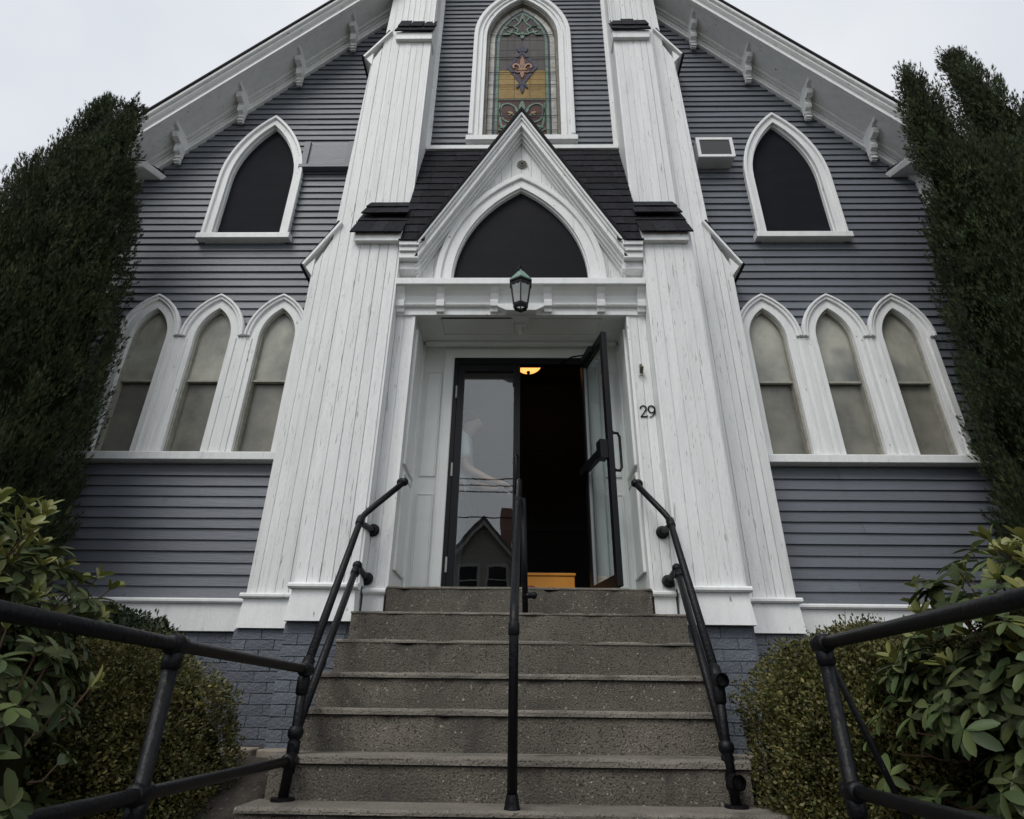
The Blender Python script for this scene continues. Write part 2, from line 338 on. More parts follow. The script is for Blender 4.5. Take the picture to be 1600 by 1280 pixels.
# flagstones by the foundation
for i, (x, y, w, d) in enumerate([(-1.62, 3.82, .34, .24), (-1.30, 3.78, .24, .2), (1.62, 3.78, .4, .26), (1.27, 3.8, .22, .2)]):
    pts = [(x+w*(.5+.06*rnd(-1, 1))*math.copysign(abs(math.cos(a))**.5, math.cos(a)), y+d*(.5+.06*rnd(-1, 1))*math.copysign(abs(math.sin(a))**.5, math.sin(a))) for a in [k*math.pi/5+.2 for k in range(10)]]
    n = len(pts); zz = gz(x, y)
    m = MB().add([(px, py, zz-.08) for px, py in pts]+[(px, py, zz+.03) for px, py in pts], [tuple(range(n-1, -1, -1)), tuple(range(n, 2*n))]+[(k, (k+1) % n, (k+1) % n+n, k+n) for k in range(n)])
    tag(m.build('flagstone', FLAG, bevel=.008), ['large brown flagstone at the foot of the brick beside the left shrub', 'small brown flagstone against the left side of the steps', 'brown flagstone behind the right clipped shrub', 'small flagstone against the right side of the steps'][i], 'stone', 'flagstones at the foundation')

# =================================================================== CHURCH
CH = tag(empty('church', (0, YW, -.24)), 'blue-grey clapboard church with white buttresses and a tall central stained glass window', 'church')
SL = 1.163           # roof slope
FZ = 10.13           # apex of the frieze's lower edge
upper = {s: Arch(s*2.885, .352, 5.2, .87, 4.40) for s in (-1, 1)}
lanc = {s: [Arch(s*x, .160, 3.13, .317, 1.955) for x in (2.312, 2.928, 3.543)] for s in (-1, 1)}
stain = Arch(0, .442, 7.72, .80, 5.86)

# ---- walls
wl = empty('wall', (0, YW, .5), parent=CH)
MB().prism([(-4.4, .45), (4.4, .45), (4.4, 5.15), (2.5, 7.35), (0, 10.2), (-2.5, 7.35), (-4.4, 5.15)], YW+.06, YW+.09).build('sheathing', SCREEN, wl)
# the door opening is cut by building the sheathing behind it in pieces: replace the single sheet by strips
o = [c for c in CH.children_recursive if c.name == 'sheathing'][0]; bpy.data.objects.remove(o, do_unlink=True)
for s in (-1, 1): MB().prism([(s*.62, .45), (s*4.4, .45), (s*4.4, 5.1), (s*.62, 9.45)], YW+.075, YW+.095).build('sheathing', SCREEN, wl)
MB().prism([(-.62, 2.94), (.62, 2.94), (.62, 9.45), (0, 10.2), (-.62, 9.45)], YW+.075, YW+.095).build('sheathing', SCREEN, wl)
for s in (-1, 1):
    B('side_wall', SIDING, wl, s*4.385, s*4.41, YW+.02, 16, .45, 5.3)
    B('corner_board', WHITE, wl, s*4.27, s*4.415, YW-.03, YW+.1, .74, 5.2)
B('rear_wall', SIDING, wl, -4.4, 4.4, 16, 16.05, .45, 5.3)
EXP = .0915
def cut(iv, a, b):
    out = []
    for p, q in iv:
        if b <= p or a >= q: out.append((p, q)); continue
        if a > p: out.append((p, a))
        if b < q: out.append((b, q))
    return [(p, q) for p, q in out if q-p > .02]
def clap(x0, x1, x0t, x1t, z, seed, y=YW):
    """one lapped board, butt edge slightly wavy"""
    n = max(2, min(5, int((x1-x0)/.5)+1)); V = []; F = []
    dz = rnd(-.0022, .0022); dy = rnd(-.002, .002)
    for i in range(n+1):
        f = i/n; xb = x0+(x1-x0)*f; xt = x0t+(x1t-x0t)*f
        w = .0028*noise.noise((xb*1.7, z*11, seed)); zb = z+dz+w; yb = y+dy-.006+.003*noise.noise((xb*1.3, z*7, 5))
        V += [(xb, yb, zb), (xt, y+.013, z+EXP+.014), (xb, yb+.022, zb+.002), (xt, y+.024, z+EXP+.014)]
    for i in range(n):
        a = i*4; b = a+4
        F += [(a, b, b+1, a+1), (a, a+2, b+2, b), (a+2, a+3, b+3, b+2), (a+1, b+1, b+3, a+3)]
    F += [(0, 1, 3, 2), (n*4, n*4+2, n*4+3, n*4+1)]
    return MB().add(V, F)
short = MB(); nrow = int((8.2-.745)/EXP)
for s in (-1, 1):
    for k in range(nrow):
        z = .745+k*EXP; zm = z+EXP*.5
        lim = min(4.3, (FZ+.07-zm)/SL)
        iv = [(1.72, lim)]
        for A in [upper[s]]:
            if 4.30 < zm < 6.24:
                h = A.half(zm, .07); iv = cut(iv, abs(A.cx)-h, abs(A.cx)+h)
        if 1.87 < zm < 3.55:
            for A in lanc[s]:
                h = A.half(zm, .09) if zm > 3.1 else .31
                iv = cut(iv, abs(A.cx)-h, abs(A.cx)+h)
        if s > 0 and 5.42 < zm < 5.66: iv = cut(iv, 1.95, 2.30)
        for a, b in iv:
            sl2 = EXP*.5/SL if b >= lim-.001 and lim < 4.3 else 0
            ab, at, bb, bt = a, a, b+sl2, b-sl2
            if s < 0: ab, at, bb, bt = -(b+sl2), -(b-sl2), -a, -a
            m = clap(ab, bb, at, bt, z, s*3)
            if b-a > 1.0 and (k*7+int(s)*3) % 5 == 0:
                xj = ab+(bb-ab)*rnd(.2, .8)
                clap(ab, xj-.001, at, xj-.001, z, s*3).build('siding_board', SIDING, wl); clap(xj+.001, bb, xj+.001, bt, z+rnd(-.003, .003), s*3).build('siding_board', SIDING, wl)
            elif b-a > .44: m.build('siding_board', SIDING, wl, fix=True)
            else: short.add(m.v, m.f)
tag(short.build('siding_offcuts', SIDING, wl), kind='stuff')
rest = MB()
for k in range(46):
    z = 5.705+k*EXP; zm = z+EXP*.5
    iv = [(-1.10, 1.10)]; h = stain.half(zm, .09)
    lim = (FZ-zm)/SL; iv = cut(cut(iv, -9, -lim), lim, 9)
    if h > 0 and zm < 8.6: iv = cut(iv, -h, h)
    for a, b in iv:
        m = clap(a, b, a, b, z, 9, YW-.012)
        if z < 8.62: m.build('siding_board', SIDING, wl)
        else: rest.add(m.v, m.f)
tag(rest.build('upper_siding', SIDING, wl), kind='stuff')
# ---- water table along the wall and its brick foundation
for s in (-1, 1):
    wt = B('base_board', WHITE, CH, s*2.03, s*4.42, YW-.035, YW+.06, .50, .70, bevel=.003)
    MB().prismx([(YW+.03, .70), (YW-.055, .70), (YW-.068, .712), (YW-.068, .726), (YW-.055, .738), (YW+.03, .75)], s*2.03, s*4.43).build('drip_moulding', WHITE, wt)
fd = empty('foundation', (0, YW, -.24), parent=CH)
for s in (-1, 1):
    B('mortar_wall', MORTAR, fd, s*1.10, s*1.525, 4.125, 4.5, -.5, .499); B('mortar_wall', MORTAR, fd, s*1.40, s*2.035, 4.525, 4.8, -.5, .498)
    B('mortar_wall', MORTAR, fd, s*1.9, s*4.4, YW+.005, YW+.2, -.6, .497)
def brick_mesh(l, seed):
    V = []; F = []; random.seed(seed)
    j = lambda a: rnd(-a, a)
    m = MB().box(-l/2, l/2, -.0015, .03, -.031, .031)
    m.v = [(x+j(.003), y+j(.0025), z+j(.0025)) for x, y, z in m.v]
    return m
bms = {}
for l in (.2, .095):
    bms[l] = []
    for q in range(4):
        me = brick_mesh(l, 100+q+int(l*1000)).mesh('brick', BRICKM); bms[l].append(me)
random.seed(11)
def bricks(x0, x1, y, z0, z1, face='front'):
    r = 0; z = z1-.036
    while z > z0:
        x = x0; first = r % 2
        while x < x1-.03:
            l = .095 if (first and x == x0) or x1-x < .2 else .2
            if x1-x < .09: break
            me = random.choice(bms[l])
            if face == 'front': ob = inst(me, 'brick', fd, (x+l/2, y+rnd(-.002, .002), z), (0, rnd(-.012, .012), 0))
            else: ob = inst(me, 'brick', fd, (face[0], y+(x-x0)+l/2, z), (0, 0, face[1]*R(90)))
            x += l+.007
        z -= .069; r += 1
for s in (-1, 1):
    a, b = sorted((s*1.10, s*1.53)); bricks(a, b, 4.12, -.28, .497)
    a, b = sorted((s*1.535, s*2.04)); bricks(a, b, 4.52, -.24, .495)
    a, b = sorted((s*2.05, s*2.62)); bricks(a, b, YW, .10, .494)
    bricks(0, .24, 4.135, .1, .49, (s*1.097, s))

# ---- buttresses
PY0, PY1, PY2, OY = 4.10, 4.40, 4.50, 4.525
def vboards(parent, xs, y, zb, ztop, gap=.0022):
    """vertical boards with narrow open joints; ztop(x) gives the height of the cut top"""
    for a, b in zip(xs[:-1], xs[1:]):
        a0, b0 = (a, b) if a < b else (b, a)
        g1 = gap*random.choice((.25, .4, .8, 1.3, 1.9)); y0 = y+rnd(-.0025, .0025)
        za, zc = ztop(a0), ztop(b0); z0 = zb+rnd(0, .004); n = 5; V = []; F = []
        for i in range(n+1):
            f = i/n; w = .0012*noise.noise((a0*9, f*6, 1)); w2 = .0012*noise.noise((b0*9, f*6, 1))
            xa = a0+g1/2+w; xb = b0-g1/2+w2; c = .0025
            z1 = z0+(za-z0)*f; z2 = z0+(zc-z0)*f
            V += [(xa, y0+c, z1), (xa+c, y0, z1), (xb-c, y0, z2), (xb, y0+c, z2), (xb, y0+.02, z2), (xa, y0+.02, z1)]
        for i in range(n):
            for k in range(6): F.append((i*6+k, i*6+(k+1) % 6, i*6+6+(k+1) % 6, i*6+6+k))
        F += [(5, 4, 3, 2, 1, 0), tuple(n*6+k for k in range(6))]
        MB().add(V, F).build('board', BOARD, parent)
def split(a, b, n, j=.006):
    p = [a+(b-a)*i/n for i in range(n+1)]
    return [p[0]]+[x+rnd(-j, j) for x in p[1:-1]]+[p[-1]]
def shingle(parent, x0, x1, ya, za, yb, zb, th=.011, lift=.012):
    """a shingle tab lying on the line (ya,za) upper edge to (yb,zb) butt edge, butt lifted"""
    d = Vector((0, yb-ya, zb-za)).normalized(); nrm = Vector((0, d.z, -d.y))
    if nrm.y > 0: nrm = -nrm
    n = 2; V = []
    for i in range(n+1):
        x = x0+(x1-x0)*i/n; c = rnd(-.003, .003)
        up_ = Vector((x, ya, za)); bt = Vector((x, yb, zb))+nrm*(lift+rnd(-.002, .002))+d*(c+rnd(0, .004))
        V += [up_, bt, bt-nrm*th, up_-nrm*.004]
    F = []
    for i in range(n):
        for k in range(4): F.append((i*4+k, i*4+(k+1) % 4, i*4+4+(k+1) % 4, i*4+4+k))
    F += [(3, 2, 1, 0), tuple(n*4+k for k in range(4))]
    return MB().add(V, F).build('shingle', SHING, parent)
for s in (-1, 1):
    bt = empty('buttress', (s*1.5, 4.3, .5), parent=CH)
    # cores
    B('core', WHITE, bt, s*1.092, s*1.50, PY0+.016, 4.6, .5, 3.9); B('core', WHITE, bt, s*1.105, s*1.52, PY1+.016, 4.7, 3.9, 7.25); B('core', WHITE, bt, s*1.105, s*1.60, PY2+.03, 4.9, 7.2, 10.6)
    MB().prism([(s*1.3, .5), (s*2.0, .5), (s*2.0, 3.80), (s*1.795, 4.30), (s*1.795, 6.93), (s*1.59, 7.42), (s*1.59, 10.6), (s*1.3, 10.6)], OY+.016, 4.85).build('core', WHITE, bt)
    # side buttress face: boards cut to the weathering lines
    def ztop(x):
        x = abs(x)
        if x > 1.801: return 3.79+(2.01-x)/(2.01-1.80)*.52
        if x > 1.601: return 6.93+(1.80-x)/.2*.50
        return 10.55
    xs = [1.515, 1.60, 1.70, 1.80, 1.868, 1.935, 2.01]
    vboards(bt, [s*x for x in (xs if s > 0 else xs)], OY, .745, ztop)
    # front buttress: lower, upper and top stage
    vboards(bt, [s*x for x in split(1.087, 1.508, 5)], PY0, .745, lambda x: 3.9)
    vboards(bt, [s*x for x in split(1.10, 1.53, 6)], PY1, 4.2, lambda x: 7.2)
    vboards(bt, [s*x for x in split(1.095, 1.50, 6)], PY2, 7.2, lambda x: 10.55)
    B('corner_strip', WHITE, bt, s*1.083, s*1.103, PY1+.002, PY1+.05, 4.35, 7.16); B('corner_strip', WHITE, bt, s*1.08, s*1.098, PY2+.002, PY2+.05, 7.3, 10.5)
    B('side_board', WHITE, bt, s*1.088, s*1.104, PY1+.052, YW+.02, 3.9, 10.5); B('side_board', WHITE, bt, s*1.071, s*1.0905, PY0+.012, 4.26, .745, 3.9)
    B('side_board', WHITE, bt, s*1.509, s*1.517, PY0+.012, OY+.01, .745, 4.0)
    B('wall_strip', WHITE, bt, s*1.040, s*1.10, YW-.03, YW+.05, 5.6, 10.2)
    # weathering slabs of the side buttress
    for (xa, za, xb, zb) in ((2.09, 3.805, 1.79, 4.345), (1.885, 6.975, 1.60, 7.47)):
        d = Vector((xb-xa, zb-za)).normalized(); nn = Vector((-d.y, d.x)); nn = nn if nn.y > 0 else -nn
        q = lambda x, z, k: (s*(x+nn.x*k), z+nn.y*k)
        MB().prism([q(xa, za, 0), q(xb, zb, 0), q(xb, zb, .022), q(xa, za, .022)], OY-.035, YW+.01).build('weathering_board', WHITE, bt)
        MB().prism([q(xa+.01, za-.02, .023), q(xb, zb, .023), q(xb, zb, .035), q(xa+.01, za-.02, .035)], OY-.03, YW+.01).build('weathering_roof', SHING, bt)
        mid = .52; xm, zm = xa+(xb-xa)*mid, za+(zb-za)*mid
        MB().prism([q(xm-.02, zm-.03, .036), q(xb, zb, .036), q(xb, zb, .05), q(xm-.02, zm-.03, .05)], OY-.03, YW+.01).build('weathering_roof', SHING, bt)
        MB().prism([(s*(xa-.015), za-.012), (s*(xa-.09), za+.09), (s*(xa-.09), za-.12)], OY-.012, YW+.01).build('weathering_soffit', WHITE, bt)
    # shingled cap of the front buttress: two tiers on a boxed soffit
    cx0, cx1 = s*1.055, s*1.515
    MB().prismx([(4.05, 3.70), (4.05, 3.785), (4.42, 4.47), (4.42, 3.70)], s*1.066, s*1.475).build('cap_box', WHITE, bt)
    tiers = [((4.33, 4.31), (4.035, 3.765), 2), ((4.425, 4.50), (4.20, 4.115), 2)]
    for ti, (u, l_, n) in enumerate(tiers):
        for k in range(n):
            f0, f1 = k/n, (k+1)/n
            ya, za = u[0]+(l_[0]-u[0])*max(0, f0-.25), u[1]+(l_[1]-u[1])*max(0, f0-.25); yb, zb = u[0]+(l_[0]-u[0])*f1, u[1]+(l_[1]-u[1])*f1
            xw = .03*(1-(ti*.5+(1-f1)*.4)); e = cx1-s*.02*ti
            cs = [cx0, cx0+(e-cx0)*rnd(.28, .4), cx0+(e-cx0)*rnd(.62, .75), e]
            for a, b in zip(cs[:-1], cs[1:]):
                a0, b0 = sorted((a, b)); shingle(bt, a0+.001, b0-.001, ya-.012-.014*ti, za+.012*ti, yb-.012-.014*ti, zb+.012*ti, .013, .014+.008*ti)
    # upper cap
    B('cap_box', WHITE, bt, s*1.07, s*1.50, 4.355, 4.55, 7.085, 7.215, bevel=.003)
    cs = sorted([s*1.055, s*1.21, s*1.37, s*1.52])
    for a, b in zip(cs[:-1], cs[1:]): shingle(bt, a+.001, b-.001, 4.475, 7.56, 4.335, 7.205, .016, .012)
    for a, b in zip(cs[:-1], cs[1:]): shingle(bt, a+rnd(.0, .03), b-.001, 4.488, 7.66+rnd(-.03, .02), 4.40, 7.37, .016, .024)
    # pinnacle beyond the top of the picture
    MB().add([(s*1.05, 4.45, 10.55), (s*1.64, 4.45, 10.55), (s*1.64, 5.0, 10.55), (s*1.05, 5.0, 10.55), (s*1.345, 4.72, 11.3)], [(0, 3, 2, 1), (0, 1, 4), (1, 2, 4), (2, 3, 4), (3, 0, 4)]).build('pinnacle', SHING, bt)
    # skirt and moulding at the foot
    def skirt(x0, x1, y, inset=.025):
        a, b = sorted((s*x0, s*x1))
        MB().hexa([(a-inset, y-.032, .50), (b+inset, y-.032, .50), (b+inset, y+.1, .50), (a-inset, y+.1, .50), (a-.006, y-.012, .705), (b+.006, y-.012, .705), (b+.006, y+.1, .705), (a-.006, y+.1, .705)]).build('skirt_board', WHITE, bt)
        MB().prismx([(y+.05, .706), (y-.035, .706), (y-.047, .716), (y-.047, .731), (y-.035, .743), (y+.05, .752)], a-.028, b+.028).build('foot_moulding', WHITE, bt)
    skirt(1.095, 1.505, PY0); skirt(1.53, 2.01, OY, .015)
# ---- lancet windows in threes
for s in (-1, 1):
    for k, A in enumerate(lanc[s]):
        w = empty('lancet_window', (A.cx, YW, 1.95), parent=CH)
        MB().ribbon(A.line(.132), A.line(.012), YW-.045, YW+.06).build('casing', WHITE, w, bevel=.003)
        MB().ribbon(A.line(.143, legs=False), A.line(.090, legs=False), YW-.068, YW-.04).build('hood_mould', WHITE, w, bevel=.006)
        MB().ribbon(A.line(.14, legs=False), A.line(.118, legs=False), YW-.082, YW-.062).build('hood_bead', WHITE, w, bevel=.004)
        for q in (-1, 1): B('pilaster_strip', WHITE, w, A.cx+q*.232-.010, A.cx+q*.232+.010, YW-.056, YW-.044, 1.94, 3.115, bevel=.004)
        MB().ribbon(A.line(.013), A.line(-.008), YW-.005, YW+.062).build('sash_frame', PUTTY, w)
        if k < 2: xm = (A.cx+lanc[s][k+1].cx)/2; B('mullion', WHITE, w, xm-.034, xm+.034, YW-.052, YW+.05, 1.94, 3.118, bevel=.006)
        zc = 2.675
        up_ = [(A.cx-A.w, zc+.012)]+A.line(0, legs=False)+[(A.cx+A.w, zc+.012)]
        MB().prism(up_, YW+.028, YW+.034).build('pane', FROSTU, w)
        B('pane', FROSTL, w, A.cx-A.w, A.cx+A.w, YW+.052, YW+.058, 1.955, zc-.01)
        B('meeting_rail', PUTTY, w, A.cx-A.w-.01, A.cx+A.w+.01, YW+.006, YW+.045, zc-.008, zc+.014, bevel=.003)
        B('bottom_rail', PUTTY, w, A.cx-A.w-.01, A.cx+A.w+.01, YW+.03, YW+.06, 1.945, 1.98, bevel=.003)
    MB().prismx([(YW+.08, 1.958), (YW-.03, 1.952), (YW-.085, 1.938), (YW-.09, 1.93), (YW-.09, 1.866), (YW+.08, 1.866)], s*2.02, s*3.945).build('window_sill', WHITE, CH, bevel=.004)
# ---- upper side windows, boarded with dark screens
for s in (-1, 1):
    A = upper[s]; w = empty('arched_window', (A.cx, YW, 4.35), parent=CH)
    MB().ribbon(A.line(.098), A.line(.006), YW-.045, YW+.06).build('casing', WHITE, w, bevel=.003)
    MB().ribbon(A.line(.108), A.line(.074), YW-.07, YW-.04).build('hood_mould', WHITE, w, bevel=.006)
    MB().ribbon(A.line(.007), A.line(-.006), YW-.005, YW+.062).build('stop_bead', WHITE, w)
    MB().prism(A.line(0), YW+.034, YW+.04).build('screen', SCREEN, w)
    MB().prismx([(YW+.08, 4.412), (YW-.03, 4.408), (YW-.08, 4.395), (YW-.085, 4.388), (YW-.085, 4.325), (YW+.08, 4.325)], A.cx-.487, A.cx+.487).build('sill', WHITE, w, bevel=.004)
# ---- painted vent cover on the left
vc = B('vent_cover', SIDING, CH, -2.42, -1.90, YW-.045, YW+.02, 5.41, 5.74, bevel=.004)
B('batten', SIDING, vc, -2.47, -2.40, YW-.065, YW+.0, 5.40, 5.77, bevel=.003); B('batten', SIDING, vc, -1.97, -1.90, YW-.065, YW, 5.40, 5.77, bevel=.003); B('batten', SIDING, vc, -2.48, -1.89, YW-.075, YW, 5.355, 5.402, bevel=.003)

# ---- main roof and gable cornice
def rake(s, o0, o1, y0, y1, name, m, parent, x0=.0, x1=4.6, bevel=0):
    """board following the gable: vertical offsets o0..o1 above the frieze line"""
    return MB().prism([(s*x0, FZ+o0-SL*x0), (s*x1, FZ+o0-SL*x1), (s*x1, FZ+o1-SL*x1), (s*x0, FZ+o1-SL*x0)], y0, y1).build(name, m, parent, bevel=bevel)
OVH = .37
brk = MB()
prof = [(0, 0), (0, .34), (-.25, .34), (-.272, .325), (-.275, .295), (-.255, .272), (-.215, .268), (-.188, .25), (-.198, .215), (-.182, .175), (-.14, .158), (-.108, .16), (-.096, .125), (-.106, .088), (-.09, .052), (-.05, .032), (-.045, 0)]
brk.prismx(prof, -.034, .034)
fill = MB().prismx([(0, -.075), (0, -.004), (-.035, -.004), (-.03, -.075)], -.03, .03).prismx([(0, -.055), (0, -.035), (-.05, -.035), (-.05, -.055)], -.034, .034)
brk.add(fill.v, fill.f)
brme = brk.mesh('bracket', WHITE)
for s in (-1, 1):
    gc = empty('gable_cornice', (s*3, YW, 6.8), parent=CH)
    rake(s, 0, .165, YW-.035, YW+.02, 'frieze_board', WHITE, gc, 1.2, 4.45)
    rake(s, .12, .165, YW-.06, YW-.036, 'frieze_moulding', WHITE, gc, 1.2, 4.45, .006)
    rake(s, .06, .068, YW-.042, YW-.034, 'frieze_bead', WHITE, gc, 1.2, 4.45)
    rake(s, .166, .19, YW-OVH+.02, YW+.02, 'soffit', WHITE, gc, 1.2, 4.6)
    rake(s, .135, .165, YW-.10, YW-.061, 'bed_moulding', WHITE, gc, 1.2, 4.45, .008)
    rake(s, .15, .30, YW-OVH, YW-OVH+.02, 'fascia', WHITE, gc, 1.2, 4.6)
    rake(s, .15, .195, YW-OVH-.02, YW-OVH-.001, 'fascia_bead', WHITE, gc, 1.2, 4.6, .005)
    rake(s, .285, .335, YW-OVH-.045, YW-OVH+.02, 'crown_moulding', WHITE, gc, 1.2, 4.62, .012)
    rake(s, .335, .395, YW-OVH-.075, YW-OVH+.02, 'crown_moulding', WHITE, gc, 1.2, 4.62, .008)
    rake(s, .396, .43, YW-OVH-.09, 16.3, 'roof', ROOFM, CH, 0, 4.72)
    for x in (2.15, 2.725, 3.30, 3.875, 1.575):
        inst(brme, 'bracket', gc, (s*x, YW-.03, FZ-SL*x+.17-.30+.02))
    # boxed eave return
    er = MB(); y0 = YW-.19
    a, b = s*3.96, s*4.75
    er.add([(s*4.12, y0, 5.235), (b, y0, 5.235), (b, YW+.1, 5.235), (a, YW+.1, 5.235), (s*4.09, y0-.02, 5.30), (b, y0-.02, 5.30), (b, YW+.1, 5.30), (s*3.93, YW+.1, 5.30)],
           [(0, 3, 2, 1), (4, 5, 6, 7), (0, 1, 5, 4), (1, 2, 6, 5), (2, 3, 7, 6), (3, 0, 4, 7)])
    er.build('eave_return', WHITE, gc, bevel=.006)
    MB().add([(s*4.10, y0-.03, 5.301), (b, y0-.03, 5.301), (b, YW+.1, 5.301), (s*3.92, YW+.1, 5.301), (s*4.14, y0, 5.33), (b, y0, 5.33), (b, YW+.1, 5.40), (s*3.97, YW+.1, 5.40)],
             [(0, 3, 2, 1), (4, 5, 6, 7), (0, 1, 5, 4), (1, 2, 6, 5), (2, 3, 7, 6), (3, 0, 4, 7)]).build('return_cap', SHING, gc)

# ---- stained glass window
A = stain; sg = empty('stained_glass_window', (0, YW, 5.8), parent=CH)
YS = YW-.012
MB().ribbon(A.line(.168), A.line(.012), YS-.045, YS+.06).build('casing', WHITE, sg, bevel=.003)
MB().ribbon(A.line(.172), A.line(.118), YS-.075, YS-.04).build('hood_mould', WHITE, sg, bevel=.008)
MB().ribbon(A.line(.078), A.line(.06), YS-.062, YS-.04).build('casing_bead', WHITE, sg, bevel=.005)
MB().ribbon(A.line(.013), A.line(-.022), YS-.005, YS+.062).build('sash_frame', mat('brown_sash', (.14, .12, .10), .8, (.22, .21, .19), 14), sg)
MB().prism(A.line(-.01), YS+.055, YS+.06).build('lead_sheet', LEAD, sg)
MB().prismx([(YS+.08, 5.845), (YS-.04, 5.84), (YS-.085, 5.825), (YS-.09, 5.815), (YS-.09, 5.745), (YS+.08, 5.745)], -.635, .635).build('sill', WHITE, sg, bevel=.004)
B('apron', WHITE, sg, -.60, .60, YS-.03, YS+.05, 5.69, 5.744)
SGM = {}
def sgm(k, c, c2, rough=.25):
    SGM[k] = mat('glass_'+k, [v*.95 for v in c], .5, [v*.9 for v in c2], 16, (1, 1, 1), (.3, .7), .15, 30, rand=.22, spec=.15)
sgm('white', (.58, .57, .52), (.38, .37, .34)); sgm('blue', (.05, .055, .10), (.035, .04, .075)); sgm('green', (.17, .26, .20), (.10, .17, .135))
sgm('plum', (.070, .048, .052), (.05, .038, .042)); sgm('slate', (.088, .078, .076), (.065, .058, .058)); sgm('amber', (.36, .235, .07), (.24, .155, .045))
sgm('rust', (.18, .055, .024), (.12, .037, .018)); sgm('wine', (.085, .032, .030), (.06, .026, .026)); sgm('flesh', (.42, .25, .18), (.33, .20, .145)); sgm('gold', (.36, .22, .09), (.28, .165, .07))
def clip_poly(poly, clipc):
    """Sutherland-Hodgman against a convex counter-clockwise polygon"""
    area = sum(clipc[i][0]*clipc[(i+1) % len(clipc)][1]-clipc[(i+1) % len(clipc)][0]*clipc[i][1] for i in range(len(clipc)))
    if area < 0: clipc = clipc[::-1]
    out = poly
    for i in range(len(clipc)):
        a, b = clipc[i], clipc[(i+1) % len(clipc)]; inp, out = out, []
        if not inp: break
        sd_ = lambda p: (b[0]-a[0])*(p[1]-a[1])-(b[1]-a[1])*(p[0]-a[0])
        for k in range(len(inp)):
            p, q = inp[k-1], inp[k]; sp, sq = sd_(p), sd_(q)
            if (sp >= 0) != (sq >= 0):
                t = sp/(sp-sq); out.append((p[0]+(q[0]-p[0])*t, p[1]+(q[1]-p[1])*t))
            if sq >= 0: out.append(q)
    return out
def pane(poly, k, y=None, name='pane'):
    if len(poly) < 3: return
    cx = sum(p[0] for p in poly)/len(poly); cz = sum(p[1] for p in poly)/len(poly); y = YS+.048 if y is None else y
    return MB().prism(poly, y, y+.006).build(name, SGM[k], sg)
def ring_panes(d0, d1, k, nseg, zb):
    a, b = A.line(d0, 16, zb), A.line(d1, 16, zb)
    # subdivide the legs so that the border reads as separate strips
    def sub(l):
        out = [l[0]]+[(l[0][0]+(l[1][0]-l[0][0])*i/7, l[0][1]+(l[1][1]-l[0][1])*i/7) for i in range(1, 7)]+l[1:-1]
        e0, e1 = l[-2], l[-1]
        return out+[(e0[0]+(e1[0]-e0[0])*i/7, e0[1]+(e1[1]-e0[1])*i/7) for i in range(1, 8)]
    a, b = sub(a), sub(b); i = 0
    while i < len(a)-1:
        leg = i < 7 or i >= len(a)-8
        j = min(len(a)-1, i+(1 if leg else nseg)); c, e = a[i:j+1], b[i:j+1]
        # shrink by the width of the lead
        f = .003
        def sh(l):
            l = list(l); (x0, z0), (x1, z1) = l[0], l[1]; L_ = math.hypot(x1-x0, z1-z0); l[0] = (x0+(x1-x0)*f/L_, z0+(z1-z0)*f/L_)
            (x0, z0), (x1, z1) = l[-1], l[-2]; L_ = math.hypot(x1-x0, z1-z0); l[-1] = (x0+(x1-x0)*f/L_, z0+(z1-z0)*f/L_); return l
        MB().ribbon(sh(c), sh(e), YS+.047, YS+.054).build('pane', SGM[k], sg); i = j
ZB = 5.885
B('pane', SGM['white'], sg, -.41, -.005, YS+.047, YS+.054, ZB-.02, ZB+.045); B('pane', SGM['white'], sg, .005, .41, YS+.047, YS+.054, ZB-.02, ZB+.045)
ring_panes(-.026, -.088, 'white', 4, ZB+.05)
ring_panes(-.094, -.112, 'blue', 8, ZB+.05)
ring_panes(-.117, -.150, 'green', 8, ZB+.08)
inner = A.line(-.155, 14, ZB+.08)
W2 = .442-.155
zrows = [ZB+.08, 6.13, 6.36, 6.60, 6.62, 6.80, 6.98, 7.16, 7.36, 7.56, 7.76, 7.96, 8.16, 8.45]
def band_col(z):
    if z < 6.10: return 'rust'
    if z < 6.61: return 'wine'
    if z < 7.12: return 'amber'
    if z < 7.90: return 'slate'
    return 'plum'
for r in range(len(zrows)-1):
    z0, z1 = zrows[r], zrows[r+1]
    if z1-z0 < .05:
        pane(clip_poly([(-W2, z0+.003), (W2, z0+.003), (W2, z1-.003), (-W2, z1-.003)], inner), 'green'); continue
    n = 3 if z1 < 7.2 else 6
    for c in range(n):
        x0, x1 = -W2+2*W2*c/n, -W2+2*W2*(c+1)/n
        pane(clip_poly([(x0+.003, z0+.003), (x1-.003, z0+.003), (x1-.003, z1-.003), (x0+.003, z1-.003)], inner), band_col((z0+z1)/2))
